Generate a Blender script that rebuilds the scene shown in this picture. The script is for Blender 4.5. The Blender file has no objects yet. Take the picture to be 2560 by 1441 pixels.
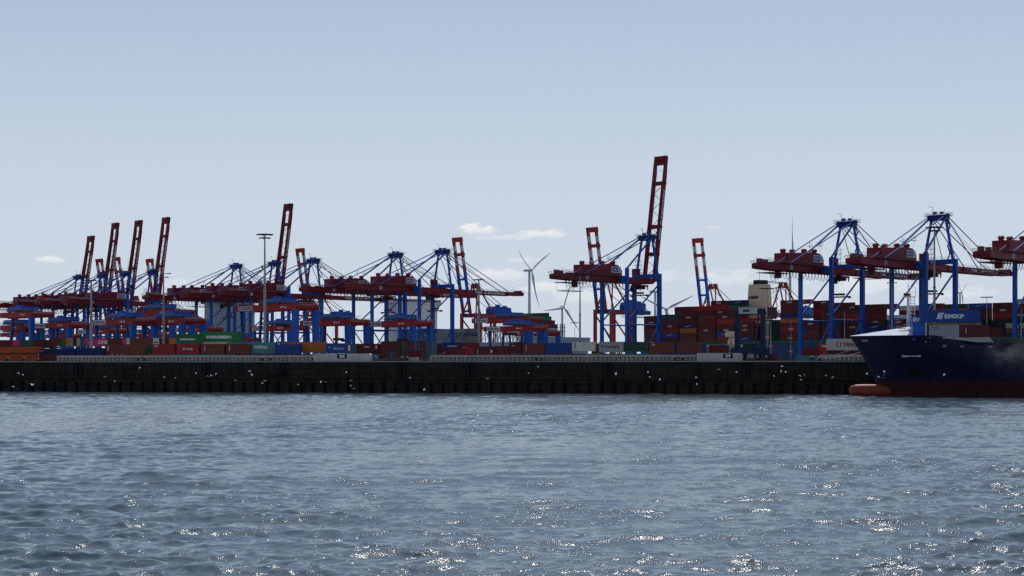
import bpy, bmesh, math, random
import numpy as np
from mathutils import Vector, Matrix

R = math.radians
C = bpy.context.scene.collection
SC = bpy.context.scene
random.seed(7)
rng = np.random.default_rng(11)

# ------------------------------------------------------------------ camera
F, CX, HY, CAMH = 4000.0, 1280.0, 913.0, 7.0       # focal length and horizon in pixels of a 2560 px wide frame
cam_d = bpy.data.cameras.new('camera')
cam = bpy.data.objects.new('camera', cam_d)
C.objects.link(cam)
cam.location = (0, 0, CAMH)
cam.rotation_euler = (R(90), 0, 0)
cam_d.sensor_width = 36
cam_d.lens = 36 * F / 2560
cam_d.shift_y = (HY - 720.5) / 2560
cam_d.clip_start = 0.5
cam_d.clip_end = 40000
SC.camera = cam

# ------------------------------------------------------------------ light
SUN_EL, SUN_AZ = 55.0, 6.5                         # degrees; azimuth to the right of the view
SC.view_settings.view_transform = 'Standard'
SC.view_settings.look = 'None'
SC.view_settings.exposure = 0.17
SC.view_settings.gamma = 1
SC.cycles.max_bounces = 6
SC.cycles.diffuse_bounces = 3
SC.cycles.glossy_bounces = 3
SC.cycles.transmission_bounces = 2
SC.cycles.volume_bounces = 1
SC.cycles.transparent_max_bounces = 8
SC.cycles.sample_clamp_indirect = 4
SC.cycles.sample_clamp_direct = 14
SC.cycles.filter_width = 1.45
SC.cycles.use_adaptive_sampling = False
SC.cycles.use_denoising = False
sl = bpy.data.lights.new('sun', 'SUN')
sl.energy = 3.2
sl.angle = R(0.53)
sl.color = (1.0, 0.95, 0.88)
so = bpy.data.objects.new('sun', sl)
C.objects.link(so)
sd = Vector((math.sin(R(SUN_AZ)) * math.cos(R(SUN_EL)), math.cos(R(SUN_AZ)) * math.cos(R(SUN_EL)), math.sin(R(SUN_EL))))
so.rotation_euler = sd.to_track_quat('Z', 'Y').to_euler()
so.location = (0, 0, 300)

W = bpy.data.worlds.new('World')
SC.world = W
W.use_nodes = True
SKY_STRENGTH = 0.1


def build_world():
    nt = W.node_tree
    n, l = nt.nodes, nt.links
    n.clear()
    out = n.new('ShaderNodeOutputWorld')
    bg = n.new('ShaderNodeBackground')
    bg.inputs['Strength'].default_value = SKY_STRENGTH
    sky = n.new('ShaderNodeTexSky')
    sky.sky_type = 'NISHITA'
    sky.sun_disc = False
    sky.sun_elevation = R(SUN_EL)
    sky.sun_rotation = R(SUN_AZ)
    sky.altitude = 0
    sky.air_density = 1.0
    sky.dust_density = 0.6
    sky.ozone_density = 4.0

    def mth(op, a, b=None, c=None, clamp=False):
        m = n.new('ShaderNodeMath')
        m.operation = op
        m.use_clamp = clamp
        for i, x in enumerate((a, b, c)):
            if x is None:
                continue
            if isinstance(x, (int, float)):
                m.inputs[i].default_value = x
            else:
                l.new(x, m.inputs[i])
        return m.outputs[0]
    tc = n.new('ShaderNodeTexCoord')
    sep = n.new('ShaderNodeSeparateXYZ')
    l.new(tc.outputs['Generated'], sep.inputs[0])
    az = mth('ARCTAN2', sep.outputs[0], sep.outputs[1])
    el = mth('ARCSINE', sep.outputs[2])
    cmb = n.new('ShaderNodeCombineXYZ')
    l.new(az, cmb.inputs[0])
    l.new(mth('MULTIPLY', el, 2.2), cmb.inputs[1])
    ns = n.new('ShaderNodeTexNoise')
    ns.inputs['Scale'].default_value = 80
    ns.inputs['Detail'].default_value = 7
    ns.inputs['Roughness'].default_value = 0.58
    l.new(cmb.outputs[0], ns.inputs['Vector'])
    ns2 = n.new('ShaderNodeTexNoise')
    ns2.inputs['Scale'].default_value = 190
    ns2.inputs['Detail'].default_value = 5
    l.new(cmb.outputs[0], ns2.inputs['Vector'])
    wob = mth('ADD', mth('MULTIPLY', mth('SUBTRACT', ns.outputs['Fac'], 0.5), 2.6),
              mth('MULTIPLY', mth('SUBTRACT', ns2.outputs['Fac'], 0.5), 0.9))
    cover = None
    shade = None
    # small fair-weather clouds near the horizon: azimuth, elevation, half width, half height, strength
    for (px, py, rx, ry, st) in [(1192, 578, 62, 14, 1.0), (1348, 588, 58, 13, .95), (1270, 594, 90, 9, .4), (1245, 690, 85, 15, .75),
                                 (1372, 722, 80, 16, .7), (1295, 652, 45, 8, .4), (132, 662, 48, 9, .8), (1784, 573, 26, 4, .4),
                                 (1648, 694, 60, 18, .3), (1810, 702, 95, 20, .4), (2160, 722, 130, 26, .55), (960, 700, 110, 16, .3),
                                 (500, 720, 120, 18, .3), (1480, 745, 120, 18, .5), (2420, 745, 90, 14, .4), (2010, 770, 160, 18, .4)]:
        a0, e0 = math.atan((px - CX) / F), math.atan((HY - py) / F)
        dx = mth('DIVIDE', mth('SUBTRACT', az, a0), rx / F)
        dy = mth('DIVIDE', mth('SUBTRACT', el, e0), ry * 1.35 / F)
        dyn = mth('MULTIPLY', mth('MINIMUM', dy, 0), 1.9)      # flatter undersides
        dy2 = mth('ADD', mth('MAXIMUM', dy, 0), dyn)
        rr = mth('SQRT', mth('ADD', mth('MULTIPLY', dx, dx), mth('MULTIPLY', dy2, dy2)))
        m = mth('SUBTRACT', mth('ADD', 1.0, mth('MULTIPLY', wob, 1.0)), rr)
        m = mth('MULTIPLY', mth('MULTIPLY', m, 1.9, clamp=True), st)
        s = mth('MULTIPLY', m, mth('MULTIPLY', mth('SUBTRACT', 0.35, dy), 0.9, clamp=True))
        cover = m if cover is None else mth('MAXIMUM', cover, m)
        shade = s if shade is None else mth('MAXIMUM', shade, s)
    mix = n.new('ShaderNodeMix')
    mix.data_type = 'RGBA'
    ccol = n.new('ShaderNodeMix')
    ccol.data_type = 'RGBA'
    ccol.inputs['A'].default_value = (8.0, 7.95, 7.9, 1)
    ccol.inputs['B'].default_value = (5.4, 5.9, 6.6, 1)
    l.new(shade, ccol.inputs['Factor'])
    l.new(mth('MULTIPLY', cover, 0.85), mix.inputs['Factor'])
    # pale summer haze low in the sky
    hz = n.new('ShaderNodeMix')
    hz.data_type = 'RGBA'
    hz.inputs['B'].default_value = (5.35, 6.0, 6.95, 1)
    rp = n.new('ShaderNodeMapRange')
    rp.inputs['From Min'].default_value = 0.0
    rp.inputs['From Max'].default_value = .38
    rp.inputs['To Min'].default_value = .97
    rp.inputs['To Max'].default_value = .12
    rp.interpolation_type = 'SMOOTHSTEP'
    l.new(el, rp.inputs['Value'])
    l.new(rp.outputs[0], hz.inputs['Factor'])
    dim = n.new('ShaderNodeMix')
    dim.data_type = 'RGBA'
    dim.blend_type = 'MULTIPLY'
    dim.inputs['Factor'].default_value = 1
    dim.inputs['B'].default_value = (.72, .71, .68, 1)
    l.new(sky.outputs[0], dim.inputs['A'])
    l.new(dim.outputs['Result'], hz.inputs['A'])
    l.new(hz.outputs['Result'], mix.inputs['A'])
    l.new(ccol.outputs['Result'], mix.inputs['B'])
    l.new(mix.outputs['Result'], bg.inputs['Color'])
    l.new(bg.outputs[0], out.inputs[0])


build_world()

# ------------------------------------------------------------------ helpers


class MB:
    """collects shapes; build() links them as ONE mesh object"""

    def __init__(s):
        s.v, s.f, s.m = [], [], []

    def add(s, vs, fs, m=0):
        o = len(s.v)
        s.v += [tuple(v) for v in vs]
        s.f += [tuple(i + o for i in f) for f in fs]
        s.m += [m] * len(fs)
        return s

    def box(s, x0, x1, y0, y1, z0, z1, m=0):
        return s.add([(x0, y0, z0), (x1, y0, z0), (x1, y1, z0), (x0, y1, z0), (x0, y0, z1), (x1, y0, z1), (x1, y1, z1), (x0, y1, z1)],
                     [(3, 2, 1, 0), (4, 5, 6, 7), (0, 1, 5, 4), (1, 2, 6, 5), (2, 3, 7, 6), (3, 0, 4, 7)], m)

    def bar(s, p, q, w, h, m=0, w2=None, h2=None):
        p, q = Vector(p), Vector(q)
        d = (q - p).normalized()
        up = Vector((0, 0, 1)) if abs(d.z) < .99 else Vector((1, 0, 0))
        sd_ = d.cross(up).normalized()
        u = sd_.cross(d)
        w2 = w if w2 is None else w2
        h2 = h if h2 is None else h2
        vs = []
        for c, ww, hh in ((p, w, h), (q, w2, h2)):
            vs += [c - sd_ * ww / 2 - u * hh / 2, c + sd_ * ww / 2 - u * hh / 2, c + sd_ * ww / 2 + u * hh / 2, c - sd_ * ww / 2 + u * hh / 2]
        return s.add(vs, [(3, 2, 1, 0), (4, 5, 6, 7), (0, 1, 5, 4), (1, 2, 6, 5), (2, 3, 7, 6), (3, 0, 4, 7)], m)

    def tube(s, p, q, r, n=6, r2=None, m=0, cap=True):
        p, q = Vector(p), Vector(q)
        d = (q - p).normalized()
        up = Vector((0, 0, 1)) if abs(d.z) < .99 else Vector((1, 0, 0))
        a = d.cross(up).normalized()
        b = a.cross(d)
        r2 = r if r2 is None else r2
        vs = []
        for c, rr in ((p, r), (q, r2)):
            for i in range(n):
                t = 2 * math.pi * i / n
                vs.append(c + a * (math.cos(t) * rr) + b * (math.sin(t) * rr))
        fs = [(i, (i + 1) % n, n + (i + 1) % n, n + i) for i in range(n)]
        if cap:
            fs += [tuple(range(n))[::-1], tuple(range(n, 2 * n))]
        return s.add(vs, fs, m)

    def path(s, pts, r, n=5, m=0):
        for a, b in zip(pts[:-1], pts[1:]):
            s.tube(a, b, r, n, m=m, cap=False)
        return s

    def prism(s, poly, y0, y1, m=0):
        n = len(poly)
        vs = [(x, y0, z) for x, z in poly] + [(x, y1, z) for x, z in poly]
        fs = [tuple(range(n)), tuple(range(2 * n - 1, n - 1, -1))] + [(i, n + i, n + (i + 1) % n, (i + 1) % n) for i in range(n)]
        return s.add(vs, fs, m)

    def slab(s, poly, z0, z1, m=0):
        n = len(poly)
        vs = [(x, y, z1) for x, y in poly] + [(x, y, z0) for x, y in poly]
        fs = [tuple(range(n)), tuple(range(2 * n - 1, n - 1, -1))] + [(i, n + i, n + (i + 1) % n, (i + 1) % n) for i in range(n)]
        return s.add(vs, fs, m)

    def rail(s, p, q, h=1.1, step=2.0, r=.045, m=0):
        p, q = Vector(p), Vector(q)
        n = max(1, int((q - p).length / step))
        up = Vector((0, 0, h))
        s.tube(p + up, q + up, r, 4, m=m)
        s.tube(p + up * .5, q + up * .5, r * .8, 4, m=m)
        for i in range(n + 1):
            c = p.lerp(q, i / n)
            s.tube(c, c + up, r, 4, m=m)
        return s

    def mesh(s, name):
        me = bpy.data.meshes.new(name)
        me.from_pydata(s.v, [], s.f)
        if any(s.m):
            me.polygons.foreach_set('material_index', s.m)
        bm = bmesh.new()
        bm.from_mesh(me)
        bmesh.ops.recalc_face_normals(bm, faces=bm.faces)
        bm.to_mesh(me)
        bm.free()
        me.update()
        return me

    def build(s, name, mats, parent=None, smooth=False):
        me = s.mesh(name)
        for m in (mats if isinstance(mats, (list, tuple)) else [mats]):
            me.materials.append(m)
        if smooth:
            me.polygons.foreach_set('use_smooth', [True] * len(me.polygons))
        return link(name, me, parent)


def link(name, me, parent=None, loc=None, rz=0):
    o = bpy.data.objects.new(name, me)
    C.objects.link(o)
    if parent:
        o.parent = parent
    if loc:
        o.location = loc
    o.rotation_euler.z = rz
    return o


def tag(o, label, cat, group=None):
    o['label'] = label
    o['category'] = cat
    if group:
        o['group'] = group
    return o


def struct(o, kind='structure'):
    o['kind'] = kind
    return o


def thing(name, label, cat, loc=(0, 0, 0), rz=0, group=None):
    o = bpy.data.objects.new(name, None)
    C.objects.link(o)
    o.location = loc
    o.rotation_euler = (0, 0, rz)
    return tag(o, label, cat, group)


KIDS = {}


def copy_tree(o, parent=None):
    c = o.copy()
    C.objects.link(c)
    if parent:
        c.parent = parent
    for ch in list(o.children):
        copy_tree(ch, c)
    return c


MATS = {}


def paint(name, rgb, rough=.5, dirt=.35, metal=0.0, scale=.5, streak=True, bump=0.0, spec=.16):
    if name in MATS:
        return MATS[name]
    m = bpy.data.materials.new(name)
    m.use_nodes = True
    n, l = m.node_tree.nodes, m.node_tree.links
    b = n['Principled BSDF']
    b.inputs['Roughness'].default_value = rough
    b.inputs['Metallic'].default_value = metal
    b.inputs['Specular IOR Level'].default_value = spec
    tc = n.new('ShaderNodeTexCoord')
    mp = n.new('ShaderNodeMapping')
    mp.inputs['Scale'].default_value = (1, 1, .14 if streak else 1)
    l.new(tc.outputs['Object'], mp.inputs[0])
    ns = n.new('ShaderNodeTexNoise')
    ns.inputs['Scale'].default_value = scale * 2.2
    ns.inputs['Detail'].default_value = 6
    ns.inputs['Roughness'].default_value = .65
    l.new(mp.outputs[0], ns.inputs['Vector'])
    ns2 = n.new('ShaderNodeTexNoise')
    ns2.inputs['Scale'].default_value = scale * .45
    ns2.inputs['Detail'].default_value = 4
    l.new(tc.outputs['Object'], ns2.inputs['Vector'])
    rp = n.new('ShaderNodeValToRGB')
    rp.color_ramp.elements[0].position = .34
    rp.color_ramp.elements[1].position = .72
    l.new(ns.outputs['Fac'], rp.inputs[0])
    mx = n.new('ShaderNodeMix')
    mx.data_type = 'RGBA'
    mx.inputs['A'].default_value = (*rgb, 1)
    mx.inputs['B'].default_value = (*[c * .45 + k * .06 for c, k in zip(rgb, (.9, .6, .45))], 1)
    f = n.new('ShaderNodeMath')
    f.operation = 'MULTIPLY'
    f.inputs[1].default_value = dirt
    l.new(rp.outputs[0], f.inputs[0])
    l.new(f.outputs[0], mx.inputs['Factor'])
    oi = n.new('ShaderNodeObjectInfo')
    hv = n.new('ShaderNodeHueSaturation')
    a = n.new('ShaderNodeMath')
    a.operation = 'MULTIPLY_ADD'
    a.inputs[1].default_value = .3
    a.inputs[2].default_value = .72
    l.new(oi.outputs['Random'], a.inputs[0])
    a2 = n.new('ShaderNodeMath')
    a2.operation = 'MULTIPLY_ADD'
    a2.inputs[1].default_value = .3
    l.new(ns2.outputs['Fac'], a2.inputs[0])
    l.new(a.outputs[0], a2.inputs[2])
    l.new(a2.outputs[0], hv.inputs['Value'])
    l.new(mx.outputs['Result'], hv.inputs['Color'])
    l.new(hv.outputs[0], b.inputs['Base Color'])
    if bump:
        bp = n.new('ShaderNodeBump')
        bp.inputs['Strength'].default_value = bump
        bp.inputs['Distance'].default_value = .1
        l.new(ns.outputs['Fac'], bp.inputs['Height'])
        l.new(bp.outputs[0], b.inputs['Normal'])
    MATS[name] = m
    return m


BLUE = paint('crane_blue', (.008, .095, .43), .34, .2)
STAY = paint('stay_blue', (.012, .08, .34), .22, .1, spec=.5)
DBLUE = paint('deep_blue', (.008, .05, .22), .4, .3)
MAROON = paint('crane_maroon', (.20, .012, .026), .42, .25)
RED = paint('yard_crane_red', (.36, .022, .030), .5, .3)
ERED = paint('far_crane_red', (.36, .045, .035), .5, .3)
WHITE = paint('white_paint', (.82, .82, .82), .45, .15)
PALE = paint('pale_paint', (.55, .56, .57), .5, .25)
DARK = paint('dark_steel', (.03, .03, .035), .5, .3)
GREY = paint('grey_steel', (.23, .24, .25), .5, .35)
GALV = paint('galvanised_steel', (.30, .31, .31), .45, .4, .3)
RUBBER = paint('rubber', (.02, .02, .02), .8, .2)
CONC = paint('pale_concrete', (.36, .35, .33), .9, .6, streak=True)
GLASS = paint('dark_glass', (.02, .03, .035), .1, .1)
LETTER = paint('white_lettering', (.75, .75, .75), .6, .1)
CABLE = paint('steel_cable', (.05, .055, .07), .5, .1)

CONT = {
    'maroon': (.15, .022, .028), 'red': (.36, .03, .035), 'brown': (.17, .05, .036), 'orange': (.55, .17, .035), 'green': (.018, .17, .06),
    'dark green': (.03, .085, .065), 'blue': (.02, .075, .31), 'navy': (.014, .03, .13), 'teal': (.10, .27, .28), 'white': (.66, .63, .58),
    'grey': (.34, .37, .38), 'pink': (.58, .05, .2), 'cream': (.5, .44, .33), 'dark maroon': (.11, .024, .028), 'slate': (.07, .11, .16),
    'tan': (.26, .25, .22)}


def cmat(c):
    return paint('container_' + c.replace(' ', '_'), CONT[c], .5, .4, scale=.8)


TXT = {}


def text(s, parent, x, y, z, width, height, mat=None, rot=(R(90), 0, 0), bold=.03):
    """lettering as a flat mesh with a little thickness; (x,y,z) is its lower left corner"""
    key = (s, bold)
    if key not in TXT:
        cu = bpy.data.curves.new('lettering', 'FONT')
        cu.body = s
        cu.size = 1
        cu.extrude = .012
        cu.offset = bold
        cu.resolution_u = 3
        o = bpy.data.objects.new('lettering', cu)
        C.objects.link(o)
        dg = bpy.context.evaluated_depsgraph_get()
        me = bpy.data.meshes.new_from_object(o.evaluated_get(dg))
        bpy.data.objects.remove(o)
        co = np.array([v.co[:] for v in me.vertices])
        lo, hi = co.min(0), co.max(0)
        for v in me.vertices:
            v.co = ((v.co.x - lo[0]) / (hi[0] - lo[0]), (v.co.y - lo[1]) / (hi[1] - lo[1]), v.co.z)
        me.materials.clear()
        me.materials.append(LETTER)
        TXT[key] = me
    o = link('lettering', TXT[key], parent, (x, y, z))
    o.scale = (width, height, 1)
    o.rotation_euler = rot
    if mat:
        o.material_slots[0].link = 'OBJECT'
        o.material_slots[0].material = mat
    return o


ORD = ['first', 'second', 'third', 'fourth', 'fifth', 'sixth', 'seventh', 'eighth', 'ninth', 'tenth', 'eleventh', 'twelfth', 'thirteenth', 'fourteenth', 'fifteenth', 'sixteenth',
       'seventeenth', 'eighteenth', 'nineteenth', 'twentieth'] + ['%dth' % i if i % 10 not in (1, 2, 3) else '%d%s' % (i, ('st', 'nd', 'rd')[i % 10 - 1]) for i in range(21, 40)]


# ------------------------------------------------------------------ places
# front quay edge (towards the river)
Q0 = Vector((-134.7, 421.0))
QU = Vector((.9816, -.1910))
QV = Vector((.1910, .9816))
QRZ = math.atan2(QU.y, QU.x)
# crane row along the harbour basin: rail direction and boom direction
TH = math.atan(4203 / F)
RV = Vector((-math.sin(TH), math.cos(TH)))
BV = Vector((math.cos(TH), math.sin(TH)))
BRZ = math.atan2(BV.y, BV.x)
ZG = 8.0


def qt(px, d):
    s = (px - CX) / F
    return (s * (Q0.y + d * QV.y) - (Q0.x + d * QV.x)) / (QU.x - s * QU.y)


def qpt(px, d):
    t = qt(px, d)
    p = Q0 + QU * t + QV * d
    return p, F / p.y


def row(px):
    k = (370 - .0703 * (2340 - px)) / 76
    y = F / k
    return Vector(((px - CX) / F * y, y))


def at(px, Y):
    return Vector(((px - CX) / F * Y, Y))


def zz(py, Y):
    return CAMH + (HY - py) / F * Y


def hit(px, a):
    """point whose picture column is px on the line parallel to the crane row, a metres towards the basin"""
    p0 = row(1280) + BV * a
    s = (px - CX) / F
    t = (s * p0.y - p0.x) / (RV.x - s * RV.y)
    return p0 + RV * t


# ------------------------------------------------------------------ setting: land
def concrete_dark():
    m = bpy.data.materials.new('stained_quay_concrete')
    m.use_nodes = True
    n, l = m.node_tree.nodes, m.node_tree.links
    b = n['Principled BSDF']
    b.inputs['Roughness'].default_value = .9
    b.inputs['Specular IOR Level'].default_value = .08
    tc = n.new('ShaderNodeTexCoord')
    mp = n.new('ShaderNodeMapping')
    mp.inputs['Scale'].default_value = (.9, 1, .1)
    l.new(tc.outputs['Object'], mp.inputs[0])
    a = n.new('ShaderNodeTexNoise')
    a.inputs['Scale'].default_value = 1.3
    a.inputs['Detail'].default_value = 8
    a.inputs['Roughness'].default_value = .7
    l.new(mp.outputs[0], a.inputs[0])
    mp2 = n.new('ShaderNodeMapping')
    mp2.inputs['Scale'].default_value = (.05, 1, .5)
    l.new(tc.outputs['Object'], mp2.inputs[0])
    c = n.new('ShaderNodeTexNoise')
    c.inputs['Scale'].default_value = 2.0
    c.inputs['Detail'].default_value = 7
    c.inputs['Roughness'].default_value = .75
    l.new(mp2.outputs[0], c.inputs[0])
    ad = n.new('ShaderNodeMath')
    ad.operation = 'ADD'
    l.new(a.outputs[0], ad.inputs[0])
    l.new(c.outputs[0], ad.inputs[1])
    rp = n.new('ShaderNodeValToRGB')
    e = rp.color_ramp.elements
    e[0].position, e[0].color = .36, (.006, .006, .0065, 1)
    e[1].position, e[1].color = .66, (.050, .044, .035, 1)
    hf = n.new('ShaderNodeMath')
    hf.operation = 'MULTIPLY'
    hf.inputs[1].default_value = .5
    l.new(ad.outputs[0], hf.inputs[0])
    l.new(hf.outputs[0], rp.inputs[0])
    l.new(rp.outputs[0], b.inputs['Base Color'])
    return m


def asphalt():
    return paint('yard_asphalt', (.07, .07, .068), .9, .3, streak=False, scale=.1)


QC = concrete_dark()
QD = paint('recess_and_fender_black', (.003, .003, .0035), .6, .2)  # near black: shade of recesses and holes in the colour; also fender strips


def build_land():
    # terminal wedge between the river quay and the basin quay
    a0 = Q0 + QU * -900 + QV * 3
    a1 = Q0 + QU * 950 + QV * 3
    edge = row(1280) + BV * 4
    e1 = edge + RV * -900
    e2 = edge + RV * 5000
    poly = [tuple(a0), tuple(a1), (max(a1.x, e1.x), a1.y + 30), tuple(e1), tuple(e2), (-9000, e2.y), (-9000, a0.y)]
    g = MB().slab(poly, -2, ZG).build('ground', asphalt())
    struct(g)
    # far side of the basin, out to the horizon
    f0 = row(1280) + BV * 300
    p1, p2 = f0 + RV * -2500, f0 + RV * 4200
    g = MB().slab([tuple(p1), (16000, p1.y), (16000, 20000), (-7000, 20000), tuple(p2)], -2, ZG).build('terrain', asphalt())
    struct(g)
    # raised railway bed
    q = MB()
    q.box(-600, 800, 17, 36, ZG, ZG + .75)
    o = q.build('rail_bed', paint('ballast', (.14, .13, .12), .95, .5, streak=False, scale=2))
    o.location = (Q0.x, Q0.y, 0)
    o.rotation_euler.z = QRZ
    struct(o)


build_land()


def build_quay():
    root = thing('quay_wall', 'long black stained concrete quay wall rising from the river', 'quay wall', (Q0.x, Q0.y, 0), QRZ)
    up = MB()
    joints = [qt(x, 0) for x in (195, 515, 710, 1005, 1175, 1520, 1865, 2190)]
    xs = [-420] + joints + [620]
    for a, b in zip(xs[:-1], xs[1:]):
        up.box(a + .25, b - .25, 0, 2.9, 3.45, 7.72)
    up.box(-420, 620, .35, 3, 3.4, 7.7, 1)
    for t in np.arange(-400, 600, 8.6):
        t2 = t + random.uniform(-.3, .3)
        up.box(t2, t2 + .55, -.004, .2, 6.1, 6.55, 1)  # dark plates on the face stand for shaded drain holes
    up.build('upper_wall', [QC, QD], root)
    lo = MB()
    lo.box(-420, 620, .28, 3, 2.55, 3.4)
    lo.box(-420, 620, 1.1, 3, -2, 2.5, 1)  # near-black backing puts the shade between the piles into the colour
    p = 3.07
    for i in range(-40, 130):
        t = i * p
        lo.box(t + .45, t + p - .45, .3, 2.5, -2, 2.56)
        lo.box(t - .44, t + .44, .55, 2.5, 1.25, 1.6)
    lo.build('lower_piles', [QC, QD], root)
    MB().box(-420, 620, -.12, 3, 7.72, 8.0).build('coping', paint('quay_coping', (.30, .285, .25), .9, .5), root)
    # fender strips beside the joints
    for t in joints:
        fb = MB()
        fb.box(t + .5, t + 1.1, -.22, .05, 3.4, 7.6)
        fb.box(t - 1.2, t - .8, -.12, .05, 3.4, 7.6)
        fb.build('fender_strip', QD, root)


build_quay()


def on_quay(name, px, d, z, label, cat, group=None):
    p, k = qpt(px, d)
    return thing(name, label, cat, (p.x, p.y, z), QRZ, group), k


# bollards, each pair beside a joint of the wall
BOLL = [(18, 'left end of the quay below the orange frames'), (58, 'quay edge below the orange frames'), (345, 'quay edge below the long brown container'),
        (362, 'quay edge below the small green container'), (655, 'quay edge left of the tall two-ring lamp mast base'), (676, 'quay edge right of the tall two-ring lamp mast base'),
        (1004, 'quay edge left of the small pale block'), (1018, 'quay edge at the small pale block'), (1340, 'quay edge below the orange brown container'),
        (1354, 'quay edge below the blue ribbed container'), (1688, 'quay edge left of the block numbered 29'), (1708, 'quay edge near the block numbered 29'),
        (2030, 'quay edge beside the blue crane leg'), (2049, 'quay edge where the mooring ropes end')]


def bollard_mesh():
    b = MB()
    prof = [(.32, 0), (.30, .1), (.2, .16), (.19, .42), (.34, .5), (.36, .62), (.22, .72), (0.01, .74)]
    n = 10
    vs = [(r * math.cos(2 * math.pi * i / n), r * math.sin(2 * math.pi * i / n), z) for r, z in prof for i in range(n)]
    fs = [(j * n + i, j * n + (i + 1) % n, (j + 1) * n + (i + 1) % n, (j + 1) * n + i) for j in range(len(prof) - 1) for i in range(n)]
    b.add(vs, fs)
    b.box(-.5, .5, -.5, .5, -.002, .06)
    me = b.mesh('bollard')
    me.materials.append(DARK)
    return me


bm_ = bollard_mesh()
for px, wh in BOLL:
    p, k = qpt(px, .8)
    o = tag(link('bollard', bm_, None, (p.x, p.y, ZG), QRZ), 'black mooring bollard on the ' + wh, 'bollard', 'bollards along the quay edge')
    o.scale = (1.5, 1.5, 1.5)


def barrier(px0, px1, label):
    """low precast barrier: pale slab on closely set short posts"""
    d = 3.6
    t0, t1 = qt(px0, d), qt(px1, d)
    p = Q0 + QU * t0 + QV * d
    L = t1 - t0
    root = thing('flood_barrier', label, 'barrier', (p.x, p.y, ZG), QRZ, 'low flood barriers on the quay')
    MB().prism([(0, .95), (.6, 1.5), (L - .2, 1.5), (L, .95)], 0, 1.6).build('slab', CONC, root)
    q = MB()
    for i in range(int(L / 1.1) + 1):
        x = .3 + i * 1.1
        q.box(x, x + .5 + .12 * math.sin(i * 2.3), .12, .5, 0, .95)
        q.box(x + .1, x + .9, .2, .34, .2 + .1 * math.sin(i * 1.7), .66)
    q.box(0, L, .62, .9, 0, .94, 1)
    q.build('posts', [CONC, GREY], root)


barrier(140, 784, 'pale low flood barrier left of the concrete block numbered 30')
barrier(1072, 1744, 'pale low flood barrier left of the concrete block numbered 29')
barrier(2046, 2215, 'pale low flood barrier behind the bow of the blue ship')


def number_block(px0, px1, s, spx0, spx1, label):
    d = 2.9
    t0, t1 = qt(px0, d), qt(px1, d)
    p = Q0 + QU * t0 + QV * d
    L = t1 - t0
    root = thing('concrete_block', label, 'concrete block', (p.x, p.y, ZG), QRZ, 'numbered concrete blocks')
    b = MB()
    b.prism([(0, 0), (0, 1.9), (L - .25, 1.9), (L, 1.6), (L, 0)], 0, 2.2)
    for x in np.arange(2.2, L - 1, 2.45):
        b.box(x, x + .05, -.003, .1, .1, 1.75, 1)
    b.build('wall_panel', [paint('block_concrete', (.42, .41, .395), .85, .4), CONC], root)
    x0, x1 = qt(spx0, d) - t0, qt(spx1, d) - t0
    sg = MB().box(x0, x1, -.05, -.005, .65, 1.75).build('number_sign', paint('sign_navy', (.012, .016, .04), .5, .1), root)
    w = x1 - x0
    text(s, sg, x0 + w * .22, -.055, .85, w * .56, .72, bold=.05)


number_block(785, 925, '30', 843, 867, 'long pale concrete block with dark sign reading 30')
number_block(1742, 1856, '29', 1808, 1832, 'long pale concrete block with dark sign reading 29')

# small quay pieces
p, k = qpt(1033, 2.8)
r_ = thing('concrete_cube', 'small pale concrete block alone on the quay edge beside container ends', 'concrete block', (p.x, p.y, ZG), QRZ)
b = MB()
b.prism([(-1.1, 0), (-1.1, .85), (-1, .95), (1.1, .95), (1.2, .85), (1.2, 0)], 0, 1.2)
b.build('wall_panel', CONC, r_)
MB().box(-.7, -.5, .4, .6, .95, 1.12).box(.5, .7, .4, .6, .95, 1.12).build('lifting_lug', DARK, r_)


# ------------------------------------------------------------------ containers
def cont_parts(L, H, Wd=2.44):
    """corrugated shell, frame and door end of a freight container; x along, y across (near side at -y), z up"""
    x0, x1, y0, y1 = -L / 2, L / 2, -Wd / 2, Wd / 2
    sh = MB()
    n = int((L - .3) / .3)
    st = (L - .3) / n
    xs, off = [], []
    for i in range(n):
        b = x0 + .15 + i * st
        xs += [b, b + st * .3, b + st * .5, b + st * .8]
        off += [0.0, 0.0, .045, .045]
    xs.append(x1 - .15)
    off.append(0)
    for sgn, yy in ((1, y0 + .02), (-1, y1 - .02)):
        vs = [(x, yy + sgn * o, z) for z in (.16, H - .12) for x, o in zip(xs, off)]
        m = len(xs)
        sh.add(vs, [(i, i + 1, m + i + 1, m + i) for i in range(m - 1)])
    sh.box(x0 + .1, x1 - .1, y0 + .1, y1 - .1, .1, H - .03)
    fr = MB()
    for x in (x0, x1 - .16):
        for y in (y0, y1 - .16):
            fr.box(x, x + .16, y, y + .16, .12, H - .1)
            for z in (0, H - .12):
                fr.box(x, x + .18, y - .004, y + .175, z, z + .12)
    for y in (y0, y1 - .1):
        fr.box(x0 + .16, x1 - .16, y, y + .1, 0.01, .16)
        fr.box(x0 + .16, x1 - .16, y, y + .08, H - .12, H - .01)
    for x in (x0, x1 - .12):
        fr.box(x, x + .12, y0 + .16, y1 - .16, H - .16, H - .01)
        fr.box(x, x + .12, y0 + .16, y1 - .16, .01, .16)
    do = MB()
    for y in (y0 + .17, .01):
        do.box(x1 - .12, x1 - .05, y, y + Wd / 2 - .18, .17, H - .17)
    for y in (-.85, -.35, .35, .85):
        do.tube((x1 - .02, y, .2), (x1 - .02, y, H - .2), .03, 5)
        do.box(x1 - .05, x1 + .02, y - .05, y + .2, 1.1, 1.18)
    return sh, fr, do


CM = {}


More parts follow.
